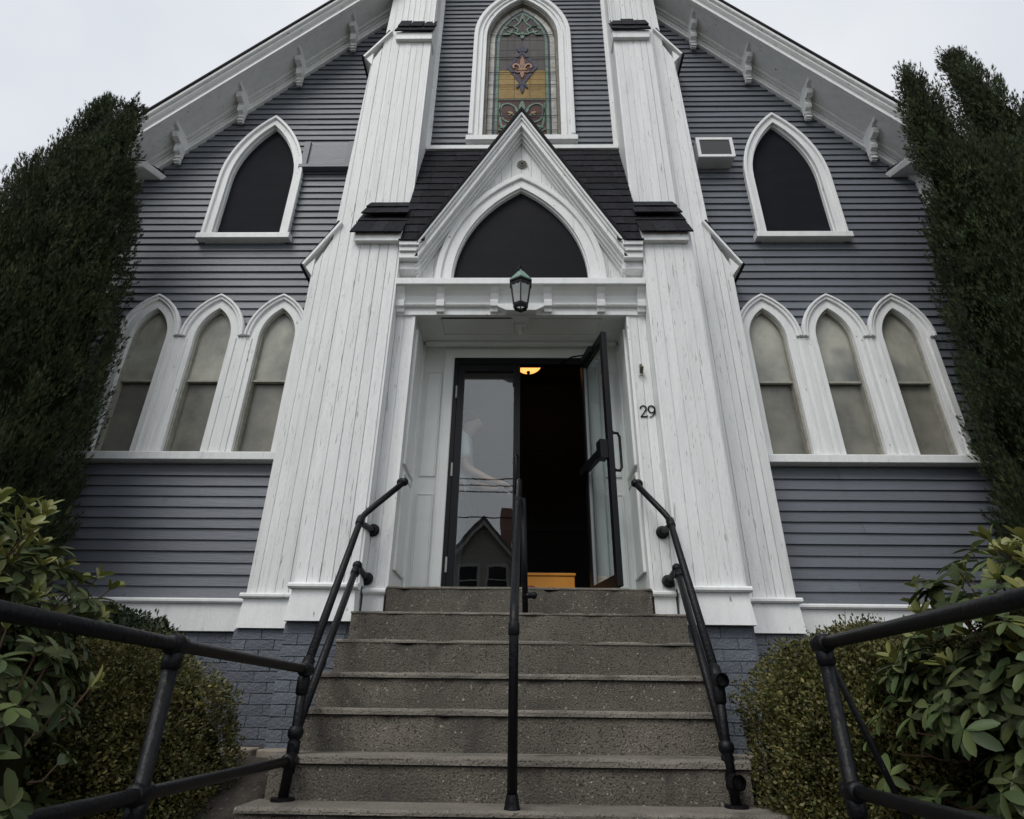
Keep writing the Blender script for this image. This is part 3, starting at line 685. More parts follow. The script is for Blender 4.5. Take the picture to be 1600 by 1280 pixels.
# horizontal saddle bars
for z in (6.05, 6.30, 6.60, 6.86, 7.10, 7.40, 7.86):
    h = A.half(z, -.02); MB().tube([(-h, YS+.034, z), (h, YS+.034, z)], .004, 6).build('saddle_bar', LEAD, sg)
def stroke(pts, w0, w1, k, mirror=True, y=None):
    """tapering scroll of glass along a polyline"""
    y = YS+.040 if y is None else y
    # smooth with Catmull-Rom
    P_ = [Vector(p) for p in pts]; Q = []
    for i in range(len(P_)-1):
        a, b, c, d = P_[max(0, i-1)], P_[i], P_[i+1], P_[min(len(P_)-1, i+2)]
        for t in [j/6 for j in range(6)]:
            Q.append(.5*((2*b)+(c-a)*t+(2*a-5*b+4*c-d)*t*t+(3*b-a-3*c+d)*t**3))
    Q.append(P_[-1]); n = len(Q)
    for sgn in ((1, -1) if mirror else (1,)):
        l, r_ = [], []
        for i, q in enumerate(Q):
            t = (Q[min(i+1, n-1)]-Q[max(i-1, 0)]).normalized(); w = (w0+(w1-w0)*i/(n-1))*.5
            l.append((sgn*(q.x-t.y*w), q.y+t.x*w)); r_.append((sgn*(q.x+t.y*w), q.y-t.x*w))
        MB().ribbon(l, r_, y, y+.012).build('ornament', SGM[k], sg)
        MB().ribbon([(x*1.0, z) for x, z in l], [(x+sgn*.0, z-.0) for x, z in r_], y+.0125, y+.0135)
def leafp(cx, cz, l, w, ang, k, mirror=True, y=None):
    y = YS+.036 if y is None else y
    for sgn in ((1, -1) if mirror else (1,)):
        pts = []
        for i in range(10):
            a = 2*math.pi*i/10; u, v = math.cos(a)*l/2, math.sin(a)*w/2*(1-.35*math.cos(a))
            pts.append((sgn*(cx+u*math.cos(ang)-v*math.sin(ang)), cz+u*math.sin(ang)+v*math.cos(ang)))
        MB().prism(pts, y, y+.010).build('ornament', SGM[k], sg)
# lower scrolls
stroke([(.02, 6.26), (.07, 6.44), (.15, 6.52), (.235, 6.50), (.26, 6.38), (.215, 6.24), (.13, 6.20), (.085, 6.27), (.115, 6.34), (.16, 6.32)], .026, .020, 'green')
stroke([(.27, 6.54), (.262, 6.30), (.24, 6.14), (.17, 6.06), (.05, 6.05)], .020, .03, 'green')
leafp(.0, 6.47, .20, .075, R(90), 'green', False); leafp(.05, 6.38, .13, .04, R(60), 'green'); leafp(.20, 6.12, .12, .035, R(160), 'green'); leafp(.235, 6.05, .10, .03, R(-160), 'green'); leafp(.14, 6.36, .07, .035, R(20), 'gold')
# upper scrolls
stroke([(.012, 8.28), (.03, 8.17), (.09, 8.07), (.17, 8.05), (.235, 8.0)], .020, .024, 'green')
stroke([(.20, 8.04), (.12, 8.05), (.06, 7.98), (.085, 7.92), (.14, 7.94), (.13, 7.99)], .022, .016, 'green')
stroke([(.05, 8.16), (.10, 8.24), (.135, 8.20)], .016, .02, 'green')
leafp(0, 8.27, .13, .035, R(90), 'green', False); leafp(0, 7.86, .15, .05, R(90), 'green', False); leafp(.055, 7.885, .11, .035, R(20), 'green'); leafp(.21, 7.88, .12, .03, R(-8), 'green'); leafp(.17, 7.93, .08, .028, R(30), 'green')
# central lozenge with the lily
zc = 7.20
for d, k, y in ((.285, 'blue', .043), (.225, 'wine', .038)):
    pass
MB().ribbon([(0, zc+.36), (.185, zc), (0, zc-.36), (-.185, zc)], [(0, zc+.295), (.152, zc), (0, zc-.295), (-.152, zc)], YS+.038, YS+.047, closed=True).build('ornament', SGM['blue'], sg)
pane([(0, zc+.29), (.148, zc), (0, zc-.29), (-.148, zc)], 'wine', YS+.041)
leafp(0, zc+.09, .24, .06, R(90), 'flesh', False, YS+.030); leafp(0, zc-.13, .16, .05, R(-90), 'flesh', False, YS+.030)
stroke([(.015, zc-.05), (.04, zc+.03), (.085, zc+.06), (.115, zc+.02), (.10, zc-.02)], .028, .018, 'flesh', y=YS+.030)
stroke([(.01, zc-.06), (.05, zc-.10), (.09, zc-.085)], .022, .012, 'flesh', y=YS+.030)
B('ornament', SGM['gold'], sg, -.055, .055, YS+.026, YS+.032, zc-.062, zc-.04)
for dz, sg_ in ((.40, 1), (-.40, -1)):
    leafp(0, zc+dz, .17, .05, R(90)*sg_, 'blue', False, YS+.034); leafp(.045, zc+dz-.05*sg_, .10, .035, R(60)*sg_, 'blue', True, YS+.034)

# ---- porch: pediment between the buttresses
pd = empty('porch_pediment', (0, 4.2, 3.3), parent=CH)
ps = 1.86; PA = 5.39
def chev(o0, o1, y0, y1, name, m, zlo, bevel=0):
    a = [(-(PA+o0-zlo)/ps, zlo), (0, PA+o0), ((PA+o0-zlo)/ps, zlo)]; b = [(-(PA+o1-zlo)/ps, zlo), (0, PA+o1), ((PA+o1-zlo)/ps, zlo)]
    return MB().ribbon(a, b, y0, y1).build(name, m, pd, bevel=bevel)
chev(.055, .0, 4.035, 4.80, 'pediment_roof', SHING, 3.69)
chev(-.001, -.05, 4.045, 4.26, 'crown_moulding', WHITE, 3.655, .008)
chev(-.051, -.092, 4.065, 4.26, 'crown_moulding', WHITE, 3.61, .008)
chev(-.093, -.165, 4.085, 4.26, 'fascia', WHITE, 3.545, .003)
chev(-.166, -.205, 4.13, 4.26, 'bed_moulding', WHITE, 3.47, .01)
chev(-.206, -.238, 4.165, 4.26, 'bed_moulding', WHITE, 3.44, .01)
chev(-.239, -.265, 4.195, 4.26, 'bed_moulding', WHITE, 3.42, .008)
for s in (-1, 1):
    for (x, z0, z1, y) in ((.895, 3.645, 3.69, 4.045), (.915, 3.595, 3.644, 4.065), (.900, 3.53, 3.594, 4.085), (.89, 3.45, 3.529, 4.14)):
        B('cornice_return', WHITE, pd, s*x, s*1.071, y, 4.26, z0, z1, bevel=.006)
    a, b = sorted((s*.93, s*1.071)); MB().prismx([(4.03, 3.691), (4.26, 3.691), (4.26, 3.76), (4.03, 3.70)], a, b).build('return_cap', SHING, pd)
TA = Arch(0, .613, 3.40, 1.10, 3.33)
def ty_top(x): return PA-.23-ps*abs(x)
xs = [-1.075+.0978*i for i in range(23)]
tyb = MB()
for a, b in zip(xs[:-1], xs[1:]):
    # tympanum boards above the arch
    xm = (a+b)/2; za = max(3.45, ty_top(xm)+.06)
    def arch_z(x):
        q = (TA.R+.05)**2-(abs(x)+TA.c)**2
        return TA.zs+math.sqrt(q) if q > 0 and abs(x) < .66 else 3.31
    zb0, zb1 = arch_z(a), arch_z(b); t0, t1 = max(3.47, ty_top(a)+.06), max(3.47, ty_top(b)+.06)
    g = .0012
    MB().prism([(a+g, zb0), (b-g, zb1), (b-g, max(t1, zb1+.01)), (a+g, max(t0, zb0+.01))], 4.232+rnd(-.001, .001), 4.25).build('tympanum_board', BOARD, pd)
MB().prism([(-1.07, 3.34), (-.66, 3.34), (-.62, 3.9), (-.4, 4.35), (0, 4.62), (0, 5.1), (-.88, 3.47), (-1.07, 3.47)], 4.251, 4.27).build('tympanum_backing', GAP, pd)
MB().prism([(1.07, 3.34), (.66, 3.34), (.62, 3.9), (.4, 4.35), (0, 4.62), (0, 5.1), (.88, 3.47), (1.07, 3.47)], 4.251, 4.27).build('tympanum_backing', GAP, pd)
MB().ribbon(TA.line(.125, 16), TA.line(.0, 16), 4.205, 4.29).build('arch_casing', WHITE, pd, bevel=.004)
MB().ribbon(TA.line(.145, 16), TA.line(.088, 16), 4.180, 4.206).build('arch_mould', WHITE, pd, bevel=.009)
MB().ribbon(TA.line(.012, 16), TA.line(-.012, 16), 4.23, 4.295).build('arch_bead', WHITE, pd, bevel=.003)
tp = MB().prism(TA.line(-.002, 16), 4.268, 4.28).build('transom_panel', DARKP, pd)
v = MB().tube([(0.008, 4.215, 4.835), (0.008, 4.245, 4.835)], .052, 20).build('vent_ring', mat('vent_grey', (.26, .26, .24), .7), pd, bevel=.006)
MB().tube([(0.008, 4.208, 4.835), (0.008, 4.2155, 4.835)], .038, 20).build('vent_mesh', mat('vent_dark', (.10, .095, .085), .8), v); MB().ball((0.008, 4.207, 4.835), .012).build('vent_boss', BRASS, v)
# ---- steep shingled porch roof between pediment and wall
pr = empty('porch_roof', (0, 4.4, 3.7), parent=CH)
ra, rb = (4.725, 5.625), (4.055, 3.70)
for s in (-1, 1):
    dy_ = lambda z: ra[0]+.02+(rb[0]-ra[0])*(ra[1]-z)/(ra[1]-rb[1])
    MB().add([(s*x, dy_(z), z) for x, z in ((1.085, 3.70), ((PA-3.7)/ps-.04, 3.70), (.02, PA-.06), (0, 5.6), (1.085, 5.6))], [(0, 1, 2, 3, 4)]).build('roof_deck', DARKROOM, pr)
nc = 14
for k in range(nc):
    f0, f1 = max(0, (k-.35)/nc), (k+1)/nc
    ya, za = ra[0]+(rb[0]-ra[0])*f0, ra[1]+(rb[1]-ra[1])*f0; yb, zb = ra[0]+(rb[0]-ra[0])*f1, ra[1]+(rb[1]-ra[1])*f1
    xin = max(.02, (PA-zb)/ps-.06)
    for s in (-1, 1):
        w = 1.083-xin
        if w < .02: continue
        n = max(1, round(w/.26)); off = rnd(.3, .7)
        cs = [xin]+[xin+w*(i+off)/n for i in range(n)]+[1.083]; cs = [c for i, c in enumerate(cs) if i == 0 or c-cs[i-1] > .02]
        for a, b in zip(cs[:-1], cs[1:]):
            a0, b0 = sorted((s*a, s*b)); shingle(pr, a0+.0012, b0-.0012, ya, za, yb, zb, .010, .012)
B('flashing_board', WHITE, CH, -1.085, 1.085, YW-.075, YW+.02, 5.628, 5.688, bevel=.006)
# ---- entablature over the doorway
en = empty('entablature', (0, 4.2, 3.1), parent=CH)
B('shelf', WHITE, en, -1.07, 1.07, 4.105, 4.24, 3.262, 3.328, bevel=.005)
MB().prismx([(4.25, 3.115), (4.225, 3.12), (4.222, 3.16), (4.205, 3.21), (4.172, 3.243), (4.135, 3.261), (4.25, 3.261)], -1.07, 1.07).build('cove', SMOOTHW, en, smooth=False)
MB().prismx([(4.24, 3.10), (4.205, 3.10), (4.195, 3.112), (4.205, 3.126), (4.24, 3.126)], -1.07, 1.07).build('bead', WHITE, en)
eb = MB().prismx([(4.245, 3.045), (4.205, 3.045), (4.20, 3.075), (4.175, 3.085), (4.17, 3.135), (4.19, 3.16), (4.17, 3.21), (4.14, 3.245), (4.128, 3.260), (4.245, 3.260)], -.034, .034).mesh('bracket', WHITE)
for x in (-1.035, -.69, -.225, .235, .69, 1.035): inst(eb, 'bracket', en, (x, 0, 0))
MB().prism([(-.19, 3.10), (.20, 3.10), (.20, 3.068), (.13, 3.03), (-.12, 3.03), (-.19, 3.068)], 4.165, 4.245).build('centre_block', WHITE, en, bevel=.004)
B('lintel_board', WHITE, en, -1.07, 1.07, 4.232, 4.27, 3.03, 3.20)
# ---- doorway recess
dw = empty('doorway', (0, 4.5, .75), parent=CH)
for s in (-1, 1):
    vboards(dw, [s*x for x in (.93, 1.0, 1.07)], 4.252, .74, lambda x: 3.05)
    B('jamb_edge', WHITE, dw, s*.905, s*.932, 4.245, 4.30, .735, 3.10, bevel=.004)
    B('jamb_backing', GAP, dw, s*.93, s*1.09, 4.273, 4.31, .5, 3.3)
    B('jamb_plinth', WHITE, dw, s*.925, s*1.072, 4.245, 4.30, .54, .70); MB().prismx([(4.29, .70), (4.225, .70), (4.215, .712), (4.215, .726), (4.225, .738), (4.29, .745)], s*.915, s*1.073).build('jamb_moulding', WHITE, dw)
    # reveal with raised-and-fielded panels
    B('reveal', SMOOTHW, dw, s*.915, s*.935, 4.30, 4.83, .735, 3.12)
    for z0, z1 in ((.92, 1.62), (1.74, 2.95)):
        B('panel', SMOOTHW, dw, s*.900, s*.914, 4.40, 4.70, z0, z1, bevel=.008)
        for (a, b, c, d) in ((4.37, 4.392, z0-.03, z1+.03), (4.708, 4.73, z0-.03, z1+.03)): B('panel_moulding', SMOOTHW, dw, s*.893, s*.9145, a, b, c, d, bevel=.005)
        for (c, d) in ((z0-.03, z0-.008), (z1+.008, z1+.03)): B('panel_moulding', SMOOTHW, dw, s*.893, s*.9145, 4.393, 4.707, c, d, bevel=.005)
    B('corner_bead', SMOOTHW, dw, s*.893, s*.914, 4.775, 4.80, .75, 3.09, bevel=.008)
    # back wall beside the frame
    B('back_wall', SMOOTHW, dw, s*.64, s*.915, 4.812, 4.85, .74, 3.12)
    for z0, z1 in ((.86, 1.60), (1.78, 2.78)):
        B('panel', SMOOTHW, dw, s*.735, s*.85, 4.802, 4.8115, z0, z1, bevel=.004)
        for (a, b, c, d) in ((s*.722, s*.734, z0-.013, z1+.013), (s*.851, s*.863, z0-.013, z1+.013), (s*.735, s*.850, z0-.013, z0-.001), (s*.735, s*.850, z1+.001, z1+.013)):
            B('panel_moulding', SMOOTHW, dw, a, b, 4.797, 4.8115, c, d, bevel=.003)
    B('door_trim', SMOOTHW, dw, s*.612, s*.70, 4.785, 4.813, .75, 2.99, bevel=.006)
    B('door_trim', SMOOTHW, dw, s*.690, s*.705, 4.778, 4.786, .75, 3.0, bevel=.003)
B('door_trim', SMOOTHW, dw, -.7, .7, 4.784, 4.813, 2.935, 3.03, bevel=.006)
B('back_wall', SMOOTHW, dw, -.915, .915, 4.813, 4.85, 2.94, 3.12)
B('crown', SMOOTHW, dw, -.90, .90, 4.74, 4.812, 3.06, 3.10, bevel=.02)
ce = B('ceiling', SMOOTHW, dw, -.93, .93, 4.27, 4.85, 3.10, 3.13)
for a, b in ((-.72, -.06), (.08, .72)):
    for (c, d, e, f) in ((a, b, 4.38, 4.40), (a, b, 4.63, 4.65), (a, a+.02, 4.401, 4.629), (b-.02, b, 4.401, 4.629)): B('panel_moulding', SMOOTHW, ce, c, d, e, f, 3.085, 3.0995, bevel=.004)
B('slot', mat('slot_black', (.004, .004, .004), .9), ce, -.70, -.08, 4.372, 4.379, 3.092, 3.0993)
cf = MB().box(-.05, .05, 4.45, 4.55, 3.07, 3.099).tube([(0, 4.5, 3.07), (0, 4.5, 3.0)], .018, 10).build('ceiling_socket', SMOOTHW, ce, bevel=.003)
B('threshold', ALU, dw, -.61, .61, 4.78, 4.86, .7515, .762)
# ---- door frame and leaves
df = empty('door_frame', (0, 4.82, .75), parent=CH)
B('frame_jamb', ALU, df, -.611, -.575, 4.775, 4.84, .755, 2.93); B('frame_jamb', ALU, df, .575, .611, 4.775, 4.84, .755, 2.93); B('frame_head', ALU, df, -.574, .574, 4.775, 4.84, 2.862, 2.93)
def leaf(width):
    """a glazed leaf in local coordinates: hinge edge at x = 0, outer face towards -y"""
    parts = []
    parts.append((MB().box(0, .06, -.022, .022, 0, 2.09).box(width-.058, width, -.022, .022, 0, 2.09).box(.0601, width-.0581, -.022, .022, 2.02, 2.09).box(.0601, width-.0581, -.022, .022, 0, .085), 'leaf_frame', ALU))
    parts.append((MB().box(.0605, width-.0585, -.003, .003, .0855, 2.0195), 'pane', GLASS))
    return parts
def build_leaf(name, hinge, ang, flip, extra):
    Mx = Matrix.Translation(hinge) @ Matrix.Rotation(ang, 4, 'Z') @ Matrix.Diagonal((flip, 1, 1, 1))
    d = empty(name, hinge, parent=CH)
    w = .572
    for mb, n, m in leaf(w)+extra(w):
        mb.v = [tuple(Mx @ Vector(p)) for p in mb.v]; mb.build(n, m, d, bevel=.002 if n == 'leaf_frame' else 0, smooth=n in ('pull_handle',))
    return d
def pull(w, side):
    x = w-.03; y = -.022*1; m = MB()
    pts = [(x, -.02, .86), (x, -.07, .86), (x, -.085, .89), (x, -.085, 1.14), (x, -.07, 1.17), (x, -.02, 1.17)]
    m.tube(pts, .011, 10); m.ball((x, -.023, .86), .02).ball((x, -.023, 1.17), .02)
    return m
def ex_left(w):
    out = [(pull(w, 1), 'pull_handle', ALU)]
    for z in (.25, 1.05, 1.8): out.append((MB().tube([(-.006, -.028, z-.06), (-.006, -.028, z+.06)], .009, 8), 'hinge', GREYM))
    return out
def ex_right(w):
    out = [(pull(w, 1), 'pull_handle', ALU)]
    out.append((MB().box(.02, w-.02, .035, .075, .98, 1.05).box(w-.10, w-.01, .0225, .085, .95, 1.10), 'push_bar', ALU))
    out.append((MB().box(.0601, .075, -.012, .012, .086, 2.019), 'gasket', ALULIT))
    out.append((MB().box(.12, .34, .0225, .055, 2.025, 2.085), 'door_closer', ALU))
    for z in (.25, 1.05, 1.8): out.append((MB().tube([(-.006, -.028, z-.06), (-.006, -.028, z+.06)], .009, 8), 'hinge', GREYM))
    return out
build_leaf('door', (-.573, 4.80, .768), 0, 1, ex_left)
od = build_leaf('door', (.573, 4.79, .768), R(103), -1, ex_right)
od['label'] = 'right leaf standing open towards the steps'
MB().tube([(.36, 4.79, 2.885), (.47, 4.66, 2.87), (.585, 4.60, 2.855)], .008, 6).build('closer_arm', ALU, od)
# ---- dark vestibule behind the doors
vs = empty('vestibule', (0, 5.8, .75), parent=CH)
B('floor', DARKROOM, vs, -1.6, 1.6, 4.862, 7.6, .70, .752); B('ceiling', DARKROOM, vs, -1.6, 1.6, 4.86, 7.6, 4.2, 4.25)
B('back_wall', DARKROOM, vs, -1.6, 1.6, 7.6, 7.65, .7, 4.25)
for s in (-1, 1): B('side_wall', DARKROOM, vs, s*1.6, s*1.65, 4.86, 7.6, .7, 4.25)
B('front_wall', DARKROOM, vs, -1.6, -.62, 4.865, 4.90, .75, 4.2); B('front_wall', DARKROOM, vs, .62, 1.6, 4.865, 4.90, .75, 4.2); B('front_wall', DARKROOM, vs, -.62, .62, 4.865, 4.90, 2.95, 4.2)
B('wainscot_rail', mat('dark_rail', (.035, .032, .03), .6), vs, -1.59, 1.59, 7.57, 7.598, 2.05, 2.12); B('picture_rail', mat('dark_rail2', (.035, .032, .03), .6), vs, -1.59, 1.59, 7.58, 7.599, 3.1, 3.13)

# =================================================================== THINGS ON THE CHURCH
# interior bowl lamp, lit
il = tag(empty('ceiling_lamp', (.085, 6.0, 3.75)), 'lit amber glass bowl lamp glowing inside the dark doorway', 'lamp')
lampglass = mat('lit_amber_glass', (.9, .6, .3), .4, emit=((1, .40, .10), 1.5))
bowl = []
for i in range(7): a = i/6*math.pi/2; bowl.append((.15*math.cos(a)+.004, -.105*math.sin(a)))
V = []; F = []
for i, (r_, dz) in enumerate(bowl):
    for k in range(20): a = 2*math.pi*k/20; V.append((.085+r_*math.cos(a), 6.0+r_*math.sin(a), 3.60+dz))
for i in range(6):
    for k in range(20): F.append((i*20+k, i*20+(k+1) % 20, i*20+20+(k+1) % 20, i*20+20+k))
MB().add(V, F).build('bowl', lampglass, il, smooth=True)
MB().tube([(.085, 6.0, 4.2), (.085, 6.0, 3.5)], .012, 8).ball((.085, 6.0, 3.485), .022).tube([(.085, 6.0, 4.2), (.085, 6.0, 4.17)], .06, 14).build('stem', IRON, il)
MB().tube([(.085, 6.0, 3.605), (.085, 6.0, 3.617)], .155, 20).build('rim', IRON, il)
pl = bpy.data.lights.new('bulb', 'POINT'); pl.energy = 2.0; pl.color = (1, .62, .3); pl.shadow_soft_size = .04
po = bpy.data.objects.new('bulb', pl); COL.objects.link(po); attach(po, il); po.location = (.085, 6.0, 3.66)
# orange box on the vestibule floor
ob = tag(empty('storage_box', (.27, 5.35, .752)), 'orange box with a dark red ring mark standing inside the open door', 'box')
B('box_body', ORANGE, ob, .0, .47, 5.2, 5.5, .755, 1.02, bevel=.006); B('lid', ORANGE, ob, -.01, .48, 5.19, 5.51, 1.021, 1.045, bevel=.005)
th = [(.10+.055*math.cos(a), .885+.055*math.sin(a)) for a in [2*math.pi*k/24 for k in range(24)]]; t2 = [(.10+.038*math.cos(a), .885+.038*math.sin(a)) for a in [2*math.pi*k/24 for k in range(24)]]
MB().ribbon(th, t2, 5.196, 5.199, closed=True).prism([(.085, .865), (.115, .865), (.115, .905), (.085, .905)], 5.196, 5.199).build('ring_mark', REDMK, ob)

# hanging lantern
LN = (0.003, 3.95, 0)
ln = tag(empty('lantern', (LN[0], LN[1], 2.87)), 'six-sided black lantern with green copper roof hanging over the doorway', 'lantern')
def hexring(r_, z): return [(LN[0]+r_*math.cos(R(60*k+30)), LN[1]+r_*math.sin(R(60*k+30)), z) for k in range(6)]
m = MB(); a, b, c = hexring(.105, 3.145), hexring(.028, 3.255), hexring(.10, 3.135)
m.add(a+b+c, [(k, (k+1) % 6, 6+(k+1) % 6, 6+k) for k in range(6)]+[(11, 10, 9, 8, 7, 6)]+[(k, 12+k, 12+(k+1) % 6, (k+1) % 6) for k in range(6)]+[(12, 13, 14, 15, 16, 17)])
m.build('roof', VERDI, ln)
m = MB()
for r0, z0, r1, z1 in ((.102, 3.128, .102, 3.142), (.088, 3.10, .092, 3.127), (.062, 2.905, .064, 2.925), (.052, 2.885, .060, 2.904)):
    p, q, p2, q2 = hexring(r0, z0), hexring(r1, z1), hexring(r0-.012, z0), hexring(r1-.012, z1)
    m.add(p+q+p2+q2, [(k, (k+1) % 6, 6+(k+1) % 6, 6+k) for k in range(6)]+[(12+k, 18+k, 18+(k+1) % 6, 12+(k+1) % 6) for k in range(6)]+[(k, 12+k, 12+(k+1) % 6, (k+1) % 6) for k in range(6)]+[(6+k, 6+(k+1) % 6, 18+(k+1) % 6, 18+k) for k in range(6)])
p, q = hexring(.088, 3.11), hexring(.062, 2.915)
for k in range(6): m.tube([p[k], q[k]], .0055, 6)
for k in range(6):
    a, b = Vector(p[k]), Vector(p[(k+1) % 6]); mid = (a+b)/2
    m.tube([a-Vector((0, 0, .004)), a*.7+b*.3-Vector((0, 0, .018)), mid-Vector((0, 0, .006)), a*.3+b*.7-Vector((0, 0, .018)), b-Vector((0, 0, .004))], .004, 5)
m.build('cage', IRON, ln)
MB().tube([(LN[0], LN[1], 3.25), (LN[0], LN[1], 3.285)], .008, 8).ball((LN[0], LN[1], 3.262), .015).build('finial', VERDI, ln)
for k in range(6):
    MB().add([p[k], p[(k+1) % 6], q[(k+1) % 6], q[k]], [(0, 1, 2, 3)]).build('pane', LGLASS, ln, fix=False)
B('candle_sleeve', mat('ivory', (.5, .5, .46), .6), ln, LN[0]-.014, LN[0]+.014, LN[1]-.014, LN[1]+.014, 2.92, 3.03)
hk = MB().tube([(LN[0]+.022*math.cos(R(t)), LN[1], 3.305+.022*math.sin(R(t))) for t in range(-70, 271, 20)], .0045, 6, cap=True)
hk.tube([(LN[0], LN[1], 3.325), (LN[0], LN[1]+.06, 3.355), (LN[0], LN[1]+.2, 3.35), (LN[0], 4.265, 3.345)], .006, 6); hk.box(LN[0]-.02, LN[0]+.02, 4.25, 4.267, 3.332, 3.36)
hk.build('hanger', IRON, ln)
# house number 29
hn = tag(empty('house_number', (1.004, 4.245, 2.06)), 'black serif number 29 on the white board right of the door', 'number')
def digit(strokes, ox, oz, sc):
    m = MB()
    for pts in strokes:
        l, r_ = [], []; n = len(pts)
        for i, (x, z, w) in enumerate(pts):
            w *= .82
            x0, z0, _ = pts[max(0, i-1)]; x1, z1, _ = pts[min(n-1, i+1)]; d = Vector((x1-x0, z1-z0)).normalized()
            l.append((ox+(x-d.y*w/2)*sc, oz+(z+d.x*w/2)*sc)); r_.append((ox+(x+d.y*w/2)*sc, oz+(z-d.x*w/2)*sc))
        m.ribbon(l, r_, 4.242, 4.2495)
    return m
two = [[(.06, .74, .16), (.10, .86, .12), (.22, .97, .07), (.36, .97, .09), (.48, .86, .14), (.49, .70, .15), (.40, .52, .11), (.24, .30, .08), (.10, .12, .07), (.05, .05, .07)], [(.03, .055, .11), (.30, .055, .11), (.50, .06, .11), (.58, .20, .03)]]
nine = [[(.30+.24*math.cos(R(t)), .68+.29*math.sin(R(t)), .07+.06*abs(math.cos(R(t)))) for t in range(-10, 351, 20)], [(.545, .68, .13), (.54, .45, .12), (.45, .24, .09), (.28, .09, .06), (.10, .02, .03)]]
digit(two, .946, 2.062, .105).build('digit', ALU, hn); digit(nine, 1.008, 2.062, .105).build('digit', ALU, hn)
# flag bracket
fb = tag(empty('flag_bracket', (.99, 4.245, 2.42)), 'small worn metal bracket on the white board above the number', 'bracket')
B('plate', GREYM, fb, .973, 1.003, 4.241, 4.2495, 2.44, 2.535, bevel=.002)
MB().tube([(.988, 4.24, 2.47), (.988, 4.20, 2.50)], .015, 10).build('socket', BRASS, fb)
MB().tube([(.965+.0, 4.243, 2.445), (.972, 4.236, 2.42), (.99, 4.234, 2.405), (1.008, 4.236, 2.42), (1.014, 4.243, 2.445)], .003, 6).build('wire_loop', GREYM, fb)
B('clip', BRASS, fb, .978, .998, 4.238, 4.2408, 2.505, 2.545)
# air conditioner
ACG = mat('grille_grey', (.075, .078, .082), .6)
ac = tag(empty('air_conditioner', (2.12, YW, 5.38)), 'boxed white air conditioner with dark grille on the right wall', 'air conditioner')
B('cabinet', mat('ac_white', (.62, .64, .62), .6, (.5, .52, .5), 8), ac, 1.925, 2.315, 4.625, 5.0, 5.385, 5.675, bevel=.004)
for a in ((1.92, 2.32, 5.645, 5.68), (1.92, 2.32, 5.38, 5.415), (1.92, 1.955, 5.416, 5.644), (2.285, 2.32, 5.416, 5.644)): B('frame', WHITE, ac, a[0], a[1], 4.605, 4.6245, a[2], a[3])
for k in range(19): B('grille_slat', ACG, ac, 1.956, 2.284, 4.612, 4.6235, 5.419+k*.0118, 5.419+k*.0118+.0085)

# =================================================================== RAILINGS
RR = .0215
class Pieces:
    """every call makes one fitting of its own"""
    def __init__(s): s.items = []
    def ball(s, *a, **k): s.items.append(MB().ball(*a, **k)); return s
    def tube(s, *a, **k): s.items.append(MB().tube(*a, **k)); return s
    def build(s, name, m, parent, smooth=False):
        for it in s.items: it.build(name, m, parent, smooth=smooth)
def bend(a, b, c, r, n=6):
    """fillet of radius-like length r at corner b"""
    a, b, c = Vector(a), Vector(b), Vector(c); u = (a-b).normalized()*r; v_ = (c-b).normalized()*r
    return [tuple((1-t)**2*(b+u)+2*t*(1-t)*b+t*t*(b+v_)) for t in [i/n for i in range(n+1)]]
def collar(m, p, d, l=.05, r_=.029):
    p, d = Vector(p), Vector(d).normalized(); m.tube([p-d*l/2, p-d*l*.4, p+d*l*.4, p+d*l/2], [r_*.85, r_, r_, r_*.85], 14)
def flange(m, p, q, r_=.046):
    """wall plate at q with a short neck to p"""
    m.tube([p, q], RR, 12); p, q = Vector(p), Vector(q); d = (p-q).normalized()
    m.tube([q, q+d*.012, q+d*.02, q+d*.04], [r_, r_, r_*.75, RR*1.25], 18); return m
